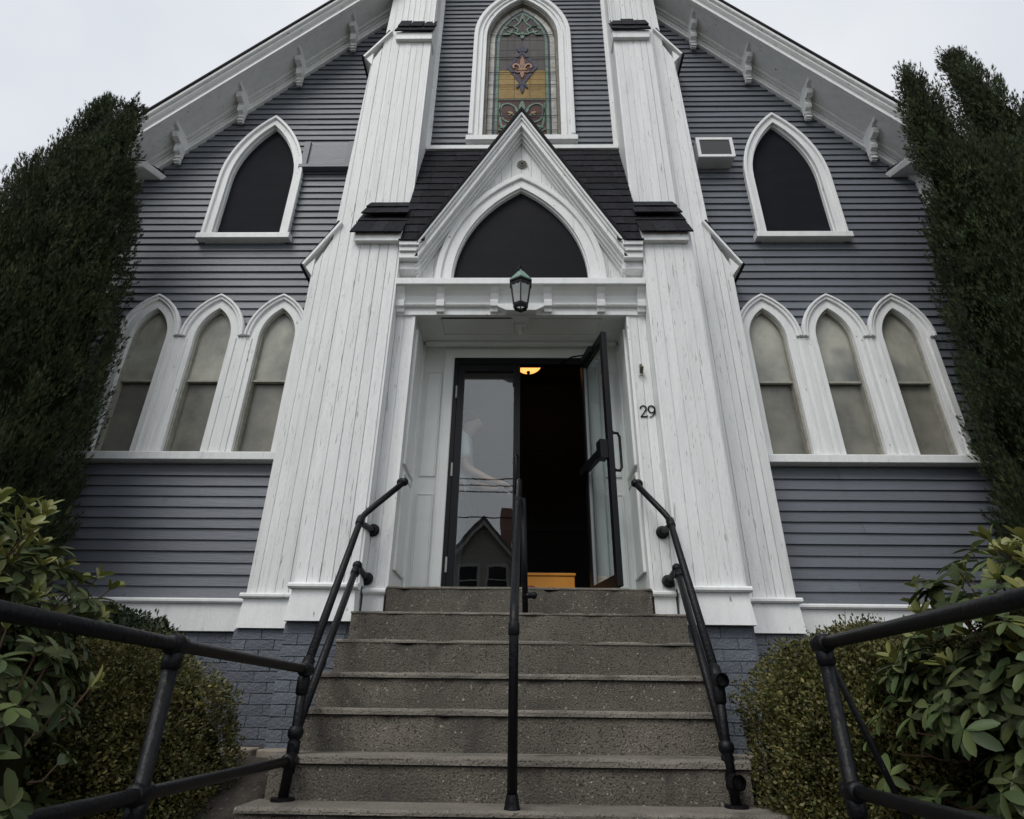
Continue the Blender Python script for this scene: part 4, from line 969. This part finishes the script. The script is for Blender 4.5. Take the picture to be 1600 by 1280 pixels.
def stair_rail(s, label):
    h = tag(empty('stair_handrail', (s*.99, 3.05, -.36)), label, 'handrail', 'pipe handrails at the sides of the steps')
    bz = -.33 if s < 0 else -.19
    px = -1.0 if s < 0 else .935; py = 3.07; base = LV[6][1] if s < 0 else LV[6][1]
    top = (px, py, .150 if s < 0 else .135); bnd = (s*1.085 if s < 0 else 1.03, 4.02, 1.185); end = (s*.845, 4.16, 1.485)
    mid = (px, py, -.105 if s < 0 else -.14); lo_top = (s*1.075 if s < 0 else 1.045, 4.02, .845)
    py_b = 3.03
    MB().tube([top]+bend(top, bnd, end, .07)+[end], RR, 14).build('upper_rail', IRON, h, smooth=True)
    MB().tube([mid, lo_top], RR, 14).build('lower_rail', IRON, h, smooth=True)
    MB().tube([(px, py_b, base-.02), (px, py, -.1), top], RR, 14).build('post', IRON, h, smooth=True)
    m = Pieces(); up_ = Vector(top)-Vector(bnd)
    collar(m, Vector(bnd)+up_*.045, up_, .09); collar(m, (px, py, top[2]-.06), (0, 0, 1), .08); collar(m, Vector(top)-up_*.03, up_, .07)
    m.ball(top, .031); m.ball(mid, .036); collar(m, (px, py, mid[2]-.06), (0, 0, 1), .06, .028); collar(m, (px, py, mid[2]-.13), (0, 0, 1), .06, .028); m.ball(lo_top, .033); collar(m, Vector(lo_top)+up_*.05, up_, .05)
    m.ball(end, .031)
    m.build('fitting', IRON, h, smooth=True)
    for p_, q_, r_ in ((Vector(bnd)+up_*.06, (s*1.052 if s < 0 else 1.025, 4.245, 1.145), .046), (lo_top, (s*1.058 if s < 0 else 1.032, 4.245, .80), .046)): flange(MB(), p_, q_, r_).build('wall_flange', IRON, h)
    fm = MB(); flange(fm, end, (s*.885, 4.24, 1.51), .034)
    fm.build('wall_flange', IRON, h, smooth=False)
    MB().tube([(px, py_b, base), (px, py_b, base+.012)], .05, 16).build('foot_plate', IRON, h)
    # tee branches
    if s > 0:
        for z, yy in ((top[2]-.005, py), (-.265, py_b)):
            tm = MB()
            tm.tube([(px, yy, z), (px+.006, yy-.06, z)], .031, 16, cap=False); tm.tube([(px+.006, yy-.059, z), (px+.006, yy-.02, z)], .0245, 16, cap=False)
            tm.tube([(px+.003, yy-.03, z), (px+.003, yy-.028, z)], .0245, 16)
            tm.build('open_tee', IRON, h, smooth=False)
    return h
stair_rail(-1, 'black pipe handrail on the left of the steps, joined to the garden rail')
stair_rail(1, 'black pipe handrail on the right of the steps with open pipe ends')
# centre rail
cr_ = tag(empty('centre_handrail', (-.013, 2.9, -.36)), 'black pipe handrail dividing the middle of the steps', 'handrail')
b0, b1, b2 = (-.013, 2.89, -.362), (-.012, 2.89, .40), (0, 4.33, 1.575)
MB().tube([b0]+bend(b0, b1, b2, .09)+bend(b1, b2, (0.0, 4.42, .76), .07)+[(0, 4.42, .752)], RR, 14).build('rail', IRON, cr_, smooth=True)
MB().tube([b0, (b0[0], b0[1], -.345), (b0[0], b0[1], -.31)], [.034, .03, .024], 14).build('foot_plate', IRON, cr_)
m = Pieces(); collar(m, (-.012, 2.89, .33), (0, 0, 1), .06, .026); collar(m, (-.003, 4.0, 1.305), (0, .77, .63), .06, .026); m.build('fitting', IRON, cr_, smooth=True)
MB().tube([(.045, 4.06, .552), (.03, 4.06, 1.33)], .02, 12).tube([(.03, 4.06, .67), (.105, 4.06, .67)], .019, 12).ball((.1, 4.06, .67), .024).build('support_post', IRON, cr_, smooth=True)
# garden rails beside the lower walk
def rail2(label, s):
    h = tag(empty('garden_railing', (s*.97, 1.9, -.9)), label, 'railing', 'two-bar pipe railings beside the walk')
    if s < 0:
        zt, zl, xa, xb = .156, -.21, -.985, -.95
        MB().tube([(xa, 3.06, zt), (xb, .3, zt)], RR*.88, 16).build('top_bar', IRON, h, smooth=True); MB().tube([(xa, 3.04, zl), (xb, .3, zl)], RR*.84, 16).build('bottom_bar', IRON, h, smooth=True)
        posts = [(-.975, 1.84), (-.955, .42)]
    else:
        zt, zl, xa, xb = .199, -.20, .985, .955
        MB().tube([(xa, 2.06, zt), (xb, .25, zt)], RR*.88, 16).build('top_bar', IRON, h, smooth=True); MB().tube([(xa, 2.06, zl), (xb, .25, zl)], RR*.84, 16).build('bottom_bar', IRON, h, smooth=True)
        posts = [(.985, 2.06), (.96, .42)]
        MB().tube([(1.01, 2.10, .17), (1.19, 2.22, -.22), (1.42, 2.36, -.75)], .011, 8).build('brace', IRON, h, smooth=True)
    for x, y in posts:
        ps_ = MB().tube([(x, y, zt), (x, y, -1.3 if y > 1.5 else -1.5)], RR, 14).build('post', IRON, h, smooth=True)
        m = Pieces()
        for z in (zt, zl):
            collar(m, (x, y, z), (0, 1, 0), .075, .028); collar(m, (x, y, z-.042), (0, 0, 1), .045, .027)
        m.ball((x, y, zt+.003), .029)
        m.build('tee_fitting', IRON, ps_, smooth=True)
    if s < 0:
        m = Pieces(); collar(m, (xa, 3.02, zt), (0, 1, 0), .08, .028); m.ball((xa, 3.065, zt), .03); collar(m, (xa, 3.0, zl), (0, 1, 0), .09, .029); m.ball((xa-.003, 3.04, zl), .03); m.build('end_fitting', IRON, h, smooth=True)
rail2('black two-bar pipe railing along the left planting bed', -1)
rail2('black two-bar pipe railing with a thin brace along the right planting bed', 1)

# =================================================================== PLANTING
def vnoise(p, s_): return noise.noise(Vector(p)*s_)
def spindles_tree(name, label, spin, count, seed, spray=.075, trunkx=None):
    """arborvitae: upright leaders, each a lumpy spindle covered in small upright fan sprays"""
    random.seed(seed)
    cxm = sum(p[0] for p in spin)/len(spin); cym = sum(p[1] for p in spin)/len(spin); zb = gz(cxm, cym)
    t = tag(empty(name, (cxm, cym, zb)), label, 'tree', 'columnar evergreens flanking the church')
    tr = MB()
    for (x, y, z0, z1, r_, pw, lx, ly) in spin: tr.tube([(x, y, zb-.1), (x+lx*.5, y+ly*.5, (z0+z1)/2), (x+lx, y+ly, z1-.3)], .08, 8, r1=.015)
    tr.build('trunk', TWIG, t)
    def rad(sp, f, a, z):
        x, y, z0, z1, r_, pw, lx, ly = sp
        base = r_*min(1, (1-f)**pw)*min(1, .62+f*1.5)
        q = (x+math.cos(a)*r_, y+math.sin(a)*r_, z)
        return base*(1+.09*vnoise(q, 1.6)+.14*vnoise(q, 4.2)+.10*vnoise(q, 9))
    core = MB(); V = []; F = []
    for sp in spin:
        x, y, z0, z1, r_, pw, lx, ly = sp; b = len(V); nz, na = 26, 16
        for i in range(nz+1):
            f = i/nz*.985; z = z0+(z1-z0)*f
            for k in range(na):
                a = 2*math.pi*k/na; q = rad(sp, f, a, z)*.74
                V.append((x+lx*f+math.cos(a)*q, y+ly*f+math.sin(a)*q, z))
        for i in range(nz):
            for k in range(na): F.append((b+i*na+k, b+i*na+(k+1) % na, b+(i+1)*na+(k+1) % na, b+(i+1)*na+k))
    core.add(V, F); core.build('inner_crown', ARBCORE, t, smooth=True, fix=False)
    tot = sum(sp[4]*(sp[3]-sp[2]) for sp in spin); V = []; F = []; per = 34
    for sp in spin:
        x, y, z0, z1, r_, pw, lx, ly = sp
        for _ in range(int(count/per*sp[4]*(z1-z0)/tot)):
            f = 1-(1-random.random())**.85 if random.random() > .10 else 1-random.random()**2*.2
            f = min(f, 1); a = rnd(0, 2*math.pi); z = z0+(z1-z0)*f
            tcam = math.atan2(-y, .027-x)
            if math.cos(a-tcam) < -.35 and random.random() < .85: a += math.pi      # fewer sprays on the far side
            q = rad(sp, f, a, z)*(rnd(.86, .95) if random.random() < .8 else rnd(.70, .86))
            c = Vector((x+lx*f+math.cos(a)*q, y+ly*f+math.sin(a)*q, z))
            out = Vector((math.cos(a), math.sin(a), 0))
            pd_ = (out*rnd(.05, .38)+Vector((rnd(-.16, .16), rnd(-.16, .16), rnd(.8, 1.1)))).normalized(); pl_ = rnd(.16, .36); pr_ = rnd(.030, .055)
            pu = pd_.orthogonal().normalized(); pv = pd_.cross(pu)
            for k in range(per):
                t_ = (k+random.random())/per; w = pr_*(math.sin(math.pi*min(1, .25+t_*.75))**.8+.12)*math.sqrt(random.random()); aa = rnd(0, 6.283)
                e = c+pd_*pl_*(t_-.3)+(pu*math.cos(aa)+pv*math.sin(aa))*w
                ro = (e-(c+pd_*pl_*(t_-.3))); d = (pd_*rnd(.8, 1.3)+ro*rnd(4, 14)+Vector((rnd(-.2, .2), rnd(-.2, .2), rnd(0, .4)))).normalized()
                sd = d.cross(Vector((rnd(-1, 1), rnd(-1, 1), rnd(-1, 1)))).normalized()
                l = spray*rnd(.5, 1.25); b = len(V)
                V += [e-d*l*.45, e+d*l*.75+sd*l*.30, e+d*l*.30+sd*l*.07, e+d*l*1.15, e+d*l*.30-sd*l*.07, e+d*l*.70-sd*l*.32]
                F += [(b, b+1, b+2), (b, b+2, b+3, b+4), (b, b+4, b+5)]
    tag(MB().add(V, F).build('crown', ARBOR, t, fix=False), kind='stuff')
    return t
# (x, y, z0, z1, radius, taper, lean x, lean y)
spindles_tree('arborvitae', 'dark columnar evergreen with twin tips at the left end of the church',
    [(-4.22, 4.05, -.25, 4.75, .99, .36, .08, .05), (-4.30, 4.0, 3.0, 5.40, .42, .75, .08, 0), (-3.97, 3.95, 2.8, 5.30, .36, .48, .02, .05), (-5.1, 3.9, -.3, 3.5, .95, .55, .2, 0)], 165000, 3, .036)
spindles_tree('arborvitae', 'dark columnar evergreen with two horn-like tips at the right end of the church',
    [(4.36, 4.05, -.25, 4.55, .94, .24, -.04, .05), (4.06, 3.95, 2.8, 5.66, .40, .55, -.20, 0), (4.68, 3.95, 3.0, 6.05, .50, .70, -.22, .05), (5.2, 3.9, -.3, 5.2, 1.0, .50, -.05, .1)], 165000, 4, .036)
spindles_tree('arborvitae', 'dark evergreen at the right edge, half behind the two-tipped one', [(6.0, 4.6, -.3, 6.0, 1.0, .6, -.3, 0)], 32000, 5, .036)

def shrub(name, label, c, r, count, leaf_, ms, core_m, seed, cat='shrub', sq=.5, group=None, lump=.11, twigs=60, fill=.06):
    random.seed(seed); zb = gz(c[0], c[1])
    t = tag(empty(name, (c[0], c[1], zb)), label, cat, group)
    def pt(th, ph, k):
        d = Vector((math.cos(ph)*math.cos(th), math.cos(ph)*math.sin(th), math.sin(ph)))
        d = Vector([math.copysign(abs(v)**sq_, v) for v, sq_ in zip(d, (1-sq*.3,)*2+(1-sq*.2,))])
        q = Vector((c[0]+d.x*r[0]*k, c[1]+d.y*r[1]*k, c[2]+d.z*r[2]*k)); n_ = 1+lump*vnoise(q, 4.5)+lump*.6*vnoise(q, 11)
        return Vector((c[0]+d.x*r[0]*k*n_, c[1]+d.y*r[1]*k*n_, c[2]+d.z*r[2]*k*n_)), d.normalized()
    V = []; F = []
    for i in range(13):
        for k in range(20): V.append(pt(2*math.pi*k/20, -math.pi/2+math.pi*i/12, .84)[0])
    for i in range(12):
        for k in range(20): F.append((i*20+k, i*20+(k+1) % 20, (i+1)*20+(k+1) % 20, (i+1)*20+k))
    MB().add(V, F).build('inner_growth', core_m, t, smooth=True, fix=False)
    V = []; F = []
    for _ in range(count):
        th = rnd(0, 2*math.pi); ph = math.asin(rnd(-.95, 1))
        if math.sin(th) > .3 and random.random() < .7: th = -th
        p, d = pt(th, ph, rnd(.88, 1.0)+(rnd(0, fill) if random.random() < .12 else 0))
        u = (d*rnd(.2, 1)+Vector((rnd(-1, 1), rnd(-1, 1), rnd(-.6, 1.1)))).normalized(); w = u.cross(Vector((rnd(-1, 1), rnd(-1, 1), rnd(-1, 1)))).normalized(); l = leaf_*rnd(.6, 1.3); b = len(V)
        V += [p, p+u*l*.5+w*l*.30, p+u*l, p+u*l*.5-w*l*.30]; F.append((b, b+1, b+2, b+3))
    tag(MB().add(V, F).build('foliage', ms, t, fix=False), kind='stuff')
    m = MB()
    for _ in range(twigs):
        th = rnd(0, 2*math.pi); ph = math.asin(rnd(-.3, 1)); th = -abs(th-math.pi) if random.random() < .7 else th
        p, d = pt(th, ph, .8); q, _d = pt(th+rnd(-.15, .15), ph+rnd(-.1, .15), rnd(.99, 1.09)); m.tube([p, (p+q)/2+Vector((rnd(-.01, .01),)*3), q], .0022, 4, r1=.001)
    m.tube([(c[0], c[1], zb-.1), (c[0], c[1], c[2])], .03, 8)
    tag(m.build('twigs', TWIG, t), kind='stuff')
    return t
shrub('clipped_shrub', 'rounded clipped olive-green shrub left of the steps behind the railing', (-1.98, 3.05, -.28), (.68, .62, .58), 95000, .0175, BOXW, BOXCORE, 21, group='clipped shrubs beside the steps', twigs=160)
shrub('clipped_shrub', 'rounded clipped olive-green shrub right of the steps behind the railing', (1.66, 3.05, -.22), (.62, .60, .60), 95000, .0175, BOXW, BOXCORE, 22, group='clipped shrubs beside the steps', twigs=200)
shrub('low_yew', 'small dark needled shrub against the white base board behind the left bushes', (-2.55, 3.9, .16), (.44, .36, .36), 14000, .035, YEW, ARBCORE, 23, lump=.2, twigs=20, fill=.14)

# ---- rhododendrons: whorls of long leaves at the shoot ends
def leaf_shape(l, w, cup, droop):
    """curved pointed leaf along +x, 14 triangles"""
    st = [(0, .10), (.15, .52), (.38, .95), (.62, 1.0), (.86, .74), (1, .10)]; V = []; F = []
    for f, ww in st:
        z = -droop*l*f*f
        V += [(l*f, -w*.5*ww, z+cup*w*ww*.5), (l*f, 0, z), (l*f, w*.5*ww, z+cup*w*ww*.5)]
    for i in range(len(st)-1):
        a = i*3; F += [(a, a+3, a+4, a+1), (a+1, a+4, a+5, a+2)]
    return V, F
def rhodo(name, label, c, r, nwh, seed, lsize=.092, keep=300):
    random.seed(seed); zb = gz(c[0], c[1]); t = tag(empty(name, (c[0], c[1], zb)), label, 'shrub', 'broad-leaved evergreen shrubs at the walk')
    shapes = [leaf_shape(1, .40, .30, .10), leaf_shape(1, .46, .22, .20), leaf_shape(1, .36, .45, .05)]
    meO = []; meN = []
    for V, F in shapes:
        a = MB().add(V, F).mesh('leaf', RHODL, True); meO.append(a); b = MB().add(V, F).mesh('leaf', RHODN, True); meN.append(b)
    tw = MB(); leaves = []
    for i in range(nwh):
        th = rnd(0, 2*math.pi); ph = math.asin(rnd(-.9, 1)); k = rnd(.74, 1.06) if random.random() < .68 else rnd(.5, .76)
        if math.sin(th) > .35 and random.random() < .6: th = -th
        d = Vector((math.cos(ph)*math.cos(th), math.cos(ph)*math.sin(th), math.sin(ph)))
        e_ = Vector([math.copysign(abs(v)**.72, v) for v in d])
        p = Vector((c[0]+e_.x*r[0]*k, c[1]+e_.y*r[1]*k, c[2]+e_.z*r[2]*k))
        lum = 1+.16*vnoise(p, 3); p = Vector(c)+(p-Vector(c))*lum
        if p.z < gz(p.x, p.y)+.06: continue
        ax = (d*.7+Vector((rnd(-.3, .3), rnd(-.3, .3), rnd(.25, .9)))).normalized()
        new = d.z > .35 and k > .85 and random.random() < .55
        root = Vector(c)+(p-Vector(c))*rnd(.7, .85); root.z -= .03
        tw.tube([root, (root+p)/2+Vector((0, 0, -.02)), p+ax*.01], .0026, 5, r1=.002)
        u = ax.orthogonal().normalized(); v_ = ax.cross(u); n = random.randint(6, 9) if not new else random.randint(5, 7)
        for j in range(n):
            a = 2*math.pi*(j/n)+rnd(-.25, .25); el = rnd(-.35, .45) if not new else rnd(.55, 1.15)
            dr = (u*math.cos(a)+v_*math.sin(a))*math.cos(el)+ax*math.sin(el)
            if not new: dr = (dr+Vector((0, 0, -.18))).normalized()
            sd = ax.cross(dr).normalized(); nz = dr.cross(sd).normalized()
            mx_ = Matrix((dr, sd, nz)).transposed(); l = lsize*rnd(.7, 1.15)*(.8 if new else 1)
            leaves.append((p+ax*rnd(0, .02), mx_, l, new, random.randrange(3)))
    cv = Vector((.027, 0, 0))
    def vis(e):
        q = e[0]-cv; zz = q.dot(fw); xx = q.dot(rt)/zz*936; yy = q.dot(up)/zz*936
        ins = zz > .1 and abs(xx) < 815 and abs(yy) < 655
        return (0 if ins else 10)+q.length
    leaves.sort(key=vis)
    for p, mx_, l, new, q in leaves[:keep]:
        o = bpy.data.objects.new('leaf', (meN if new else meO)[q]); COL.objects.link(o); attach(o, t)
        m4 = (mx_*l).to_4x4(); m4.translation = p
        lo, ro, sc = m4.decompose(); o.location = lo; o.rotation_mode = 'QUATERNION'; o.rotation_quaternion = ro; o.scale = (l, l, l)
    for flag, m in ((False, RHODO), (True, RHODN2)):
        V = []; F = []
        for p, mx_, l, new, q in leaves[keep:]:
            if new != flag: continue
            b = len(V); V += [tuple(p+mx_ @ (Vector(v0)*l)) for v0 in shapes[q][0]]; F += [tuple(b+i for i in f0) for f0 in shapes[q][1]]
        if V:
            ob_ = MB().add(V, F).build('leaf_mass', m, t, smooth=True, fix=False); ob_['kind'] = 'stuff'
    tag(tw.build('branches', STEMR, t, fix=False), kind='stuff')
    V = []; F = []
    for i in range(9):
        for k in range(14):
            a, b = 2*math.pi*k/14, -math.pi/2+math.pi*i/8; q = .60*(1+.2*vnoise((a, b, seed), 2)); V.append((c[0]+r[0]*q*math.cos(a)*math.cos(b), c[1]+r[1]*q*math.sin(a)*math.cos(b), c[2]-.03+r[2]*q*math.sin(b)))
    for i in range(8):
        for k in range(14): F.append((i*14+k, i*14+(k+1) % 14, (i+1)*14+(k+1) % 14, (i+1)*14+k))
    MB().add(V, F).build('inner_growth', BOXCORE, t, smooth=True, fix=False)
    return t
RHODN2 = leafmat('rhododendron_new_leaf_mass', (.13, .155, .036), (.19, .185, .055), .4, .3, .4, True)
rhodo('rhododendron', 'broad-leaved evergreen shrub with pale new shoots at the left edge behind the railing', (-2.22, 2.25, -.10), (.58, .52, .74), 1700, 31, .080)
rhodo('rhododendron', 'broad-leaved evergreen shrub with glossy leaves at the right edge behind the railing', (2.02, 2.28, -.16), (.66, .52, .68), 1900, 32, .082)
rhodo('rhododendron', 'small leafy shoots pushing through the left railing at the picture edge', (-1.16, 1.42, -.16), (.24, .22, .34), 110, 33, .062, 200)

# =================================================================== PERSON behind the left door pane
pe = tag(empty('person', (-.58, 5.07, .752)), 'person in a white T-shirt standing inside behind the left glass door, arm bent', 'person')
def skin(name, joints, edges, m, root=0, sub=2):
    me = bpy.data.meshes.new(name); me.from_pydata([j[:3] for j in joints], edges, []); me.materials.append(m)
    o = bpy.data.objects.new(name, me); COL.objects.link(o); attach(o, pe)
    o.modifiers.new('skin', 'SKIN'); o.modifiers.new('sub', 'SUBSURF').levels = sub; o.modifiers['sub'].render_levels = sub
    for i, j in enumerate(joints):
        s_ = me.skin_vertices[0].data[i]; s_.radius = j[3] if isinstance(j[3], tuple) else (j[3], j[3]); s_.use_root = (i == root)
    o.modifiers['skin'].use_smooth_shade = True
    return o
X0, Y0, Z0 = -.58, 5.07, .752
# pelvis, waist, chest, neck, head base, head top, then arms and legs; the figure faces the right (+x)
J = [(X0, Y0, Z0+.92, (.13, .12)), (X0+.01, Y0, Z0+1.10, (.125, .11)), (X0+.03, Y0, Z0+1.34, (.15, .115)), (X0+.06, Y0, Z0+1.50, .055), (X0+.10, Y0, Z0+1.57, .06), (X0+.13, Y0, Z0+1.66, (.088, .075)), (X0+.12, Y0, Z0+1.72, .055),
     (X0+.04, Y0-.14, Z0+1.42, .065), (X0+.10, Y0-.15, Z0+1.14, .045), (X0+.32, Y0-.16, Z0+1.02, .034), (X0+.40, Y0-.14, Z0+1.00, (.02, .042)),
     (X0+.04, Y0+.19, Z0+1.42, .065), (X0+.09, Y0+.22, Z0+1.14, .045), (X0+.30, Y0+.15, Z0+1.05, .034), (X0+.38, Y0+.12, Z0+1.03, (.02, .042)),
     (X0, Y0-.09, Z0+.86, .09), (X0+.02, Y0-.10, Z0+.48, .06), (X0-.02, Y0-.10, Z0+.08, .042), (X0+.12, Y0-.11, Z0+.03, .035),
     (X0, Y0+.09, Z0+.86, .09), (X0+.02, Y0+.10, Z0+.48, .06), (X0-.02, Y0+.10, Z0+.08, .042), (X0+.12, Y0+.11, Z0+.03, .035),
     (X0+.235, Y0, Z0+1.61, .018)]
E_ = [(0, 1), (1, 2), (2, 3), (3, 4), (4, 5), (5, 6), (2, 7), (7, 8), (8, 9), (9, 10), (2, 11), (11, 12), (12, 13), (13, 14), (0, 15), (15, 16), (16, 17), (17, 18), (0, 19), (19, 20), (20, 21), (21, 22), (5, 23)]
for hb, sgn in ((10, -1), (14, 1)):
    hx, hy, hz = J[hb][:3]
    for q, (dy, l_) in enumerate(((-.03, .07), (-.01, .085), (.01, .08), (.03, .065))):
        J.append((hx+.05, hy+dy, hz-.005, .0095)); J.append((hx+.05+l_*.6, hy+dy, hz-.03, .0085)); J.append((hx+.05+l_*.75, hy+dy, hz-.055, .0075))
        n_ = len(J); E_ += [(hb, n_-3), (n_-3, n_-2), (n_-2, n_-1)]
    J.append((hx+.02, hy-sgn*.045, hz+.01, .012)); J.append((hx+.06, hy-sgn*.06, hz, .010)); n_ = len(J); E_ += [(hb, n_-2), (n_-2, n_-1)]
skin('body', J, E_, SKIN)
skin('t_shirt', [(X0, Y0, Z0+.84, (.155, .14)), (X0+.01, Y0, Z0+1.10, (.15, .135)), (X0+.03, Y0, Z0+1.36, (.165, .135)), (X0+.05, Y0, Z0+1.47, .085), (X0+.04, Y0-.14, Z0+1.43, .085), (X0+.085, Y0-.15, Z0+1.20, .078), (X0+.04, Y0+.19, Z0+1.43, .085), (X0+.085, Y0+.215, Z0+1.20, .078)],
     [(0, 1), (1, 2), (2, 3), (2, 4), (4, 5), (2, 6), (6, 7)], SHIRT)
skin('trousers', [(X0, Y0, Z0+.90, (.14, .13)), (X0, Y0-.09, Z0+.82, .10), (X0+.02, Y0-.10, Z0+.48, .08), (X0-.02, Y0-.10, Z0+.09, .065), (X0, Y0+.09, Z0+.82, .10), (X0+.02, Y0+.10, Z0+.48, .08), (X0-.02, Y0+.10, Z0+.09, .065)],
     [(0, 1), (1, 2), (2, 3), (0, 4), (4, 5), (5, 6)], TROU)
MB().ball((X0+.10, Y0, Z0+1.695), .098, 14, 10, 1, .85, .8).build('hair', HAIR, pe, smooth=True)

# =================================================================== ACROSS THE STREET (seen mirrored in the door glass)
hs = tag(empty('house', (-2, -21, -1.46)), 'brown gabled house across the street, mirrored in the door glass', 'house')
hx0, hx1, hy = -6.5, 2.6, -20.0; hxm = (hx0+hx1)/2; ez, az = 3.4, 8.4
MB().prism([(hx0, -1.46), (hx1, -1.46), (hx1, ez), (hxm, az), (hx0, ez)], hy-9, hy).build('wall', HOUSEW, hs)
for s in (-1, 1):
    xe = hxm+s*(hx1-hxm+.4); ze = ez-.4*(az-ez)/(hx1-hxm)
    rf = MB().prism([(hxm, az+.02), (xe, ze+.02), (xe, ze+.22), (hxm, az+.25)], hy-9.3, hy+.4).build('roof', HOUSER, hs)
    MB().prism([(hxm, az-.18), (xe, ze-.18), (xe, ze+.018), (hxm, az+.018)], hy+.3, hy+.38).build('bargeboard', GREYT, rf)
for (x, z, w, h) in ((-2.6, 4.9, .9, 1.3), (-1.2, 4.9, .9, 1.3), (-4.6, 1.4, 1.0, 1.6), (-1.9, 1.4, 1.0, 1.6), (.7, 1.4, 1.0, 1.6)):
    wn = B('window', GREYT, hs, x-w/2-.12, x+w/2+.12, hy-.05, hy+.06, z-.12, z+h+.15); B('pane', SCREEN, wn, x-w/2, x+w/2, hy+.061, hy+.07, z, z+h); B('sash_rail', GREYT, wn, x-w/2, x+w/2, hy+.071, hy+.085, z+h/2-.03, z+h/2+.03)
B('chimney', mat('chimney_brick', (.20, .11, .085), .9), hs, -1.15, -.55, hy-2.2, hy-1.6, 7.0, 9.7)
for (xp, lab) in ((-14, 'wooden utility pole left across the street'), (12, 'wooden utility pole right across the street')):
    up_ = tag(empty('utility_pole', (xp, -10.9, -1.48)), lab, 'pole', 'utility poles across the street')
    MB().tube([(xp, -10.9, -1.5), (xp, -10.9, 8.6)], .15, 10, r1=.1).build('pole', TWIG, up_); B('crossarm', TWIG, up_, xp-.06, xp+.06, -11.8, -10.0, 7.9, 8.05)
for i, (yy, z) in enumerate(((-11.6, 8.1), (-10.9, 8.1), (-10.2, 8.1), (-10.9, 6.9))):
    tag(MB().tube([(-14+26*k/16, yy, z-.9*(1-(2*k/16-1)**2)) for k in range(17)], .025, 5).build('power_line', IRON), ['power line on the house side strung between the utility poles', 'middle upper power line between the utility poles', 'power line on the street side between the utility poles', 'lowest cable between the utility poles'][i], 'cable', 'overhead lines')
for o in bpy.data.objects:
    if '_w' in o: del o['_w']
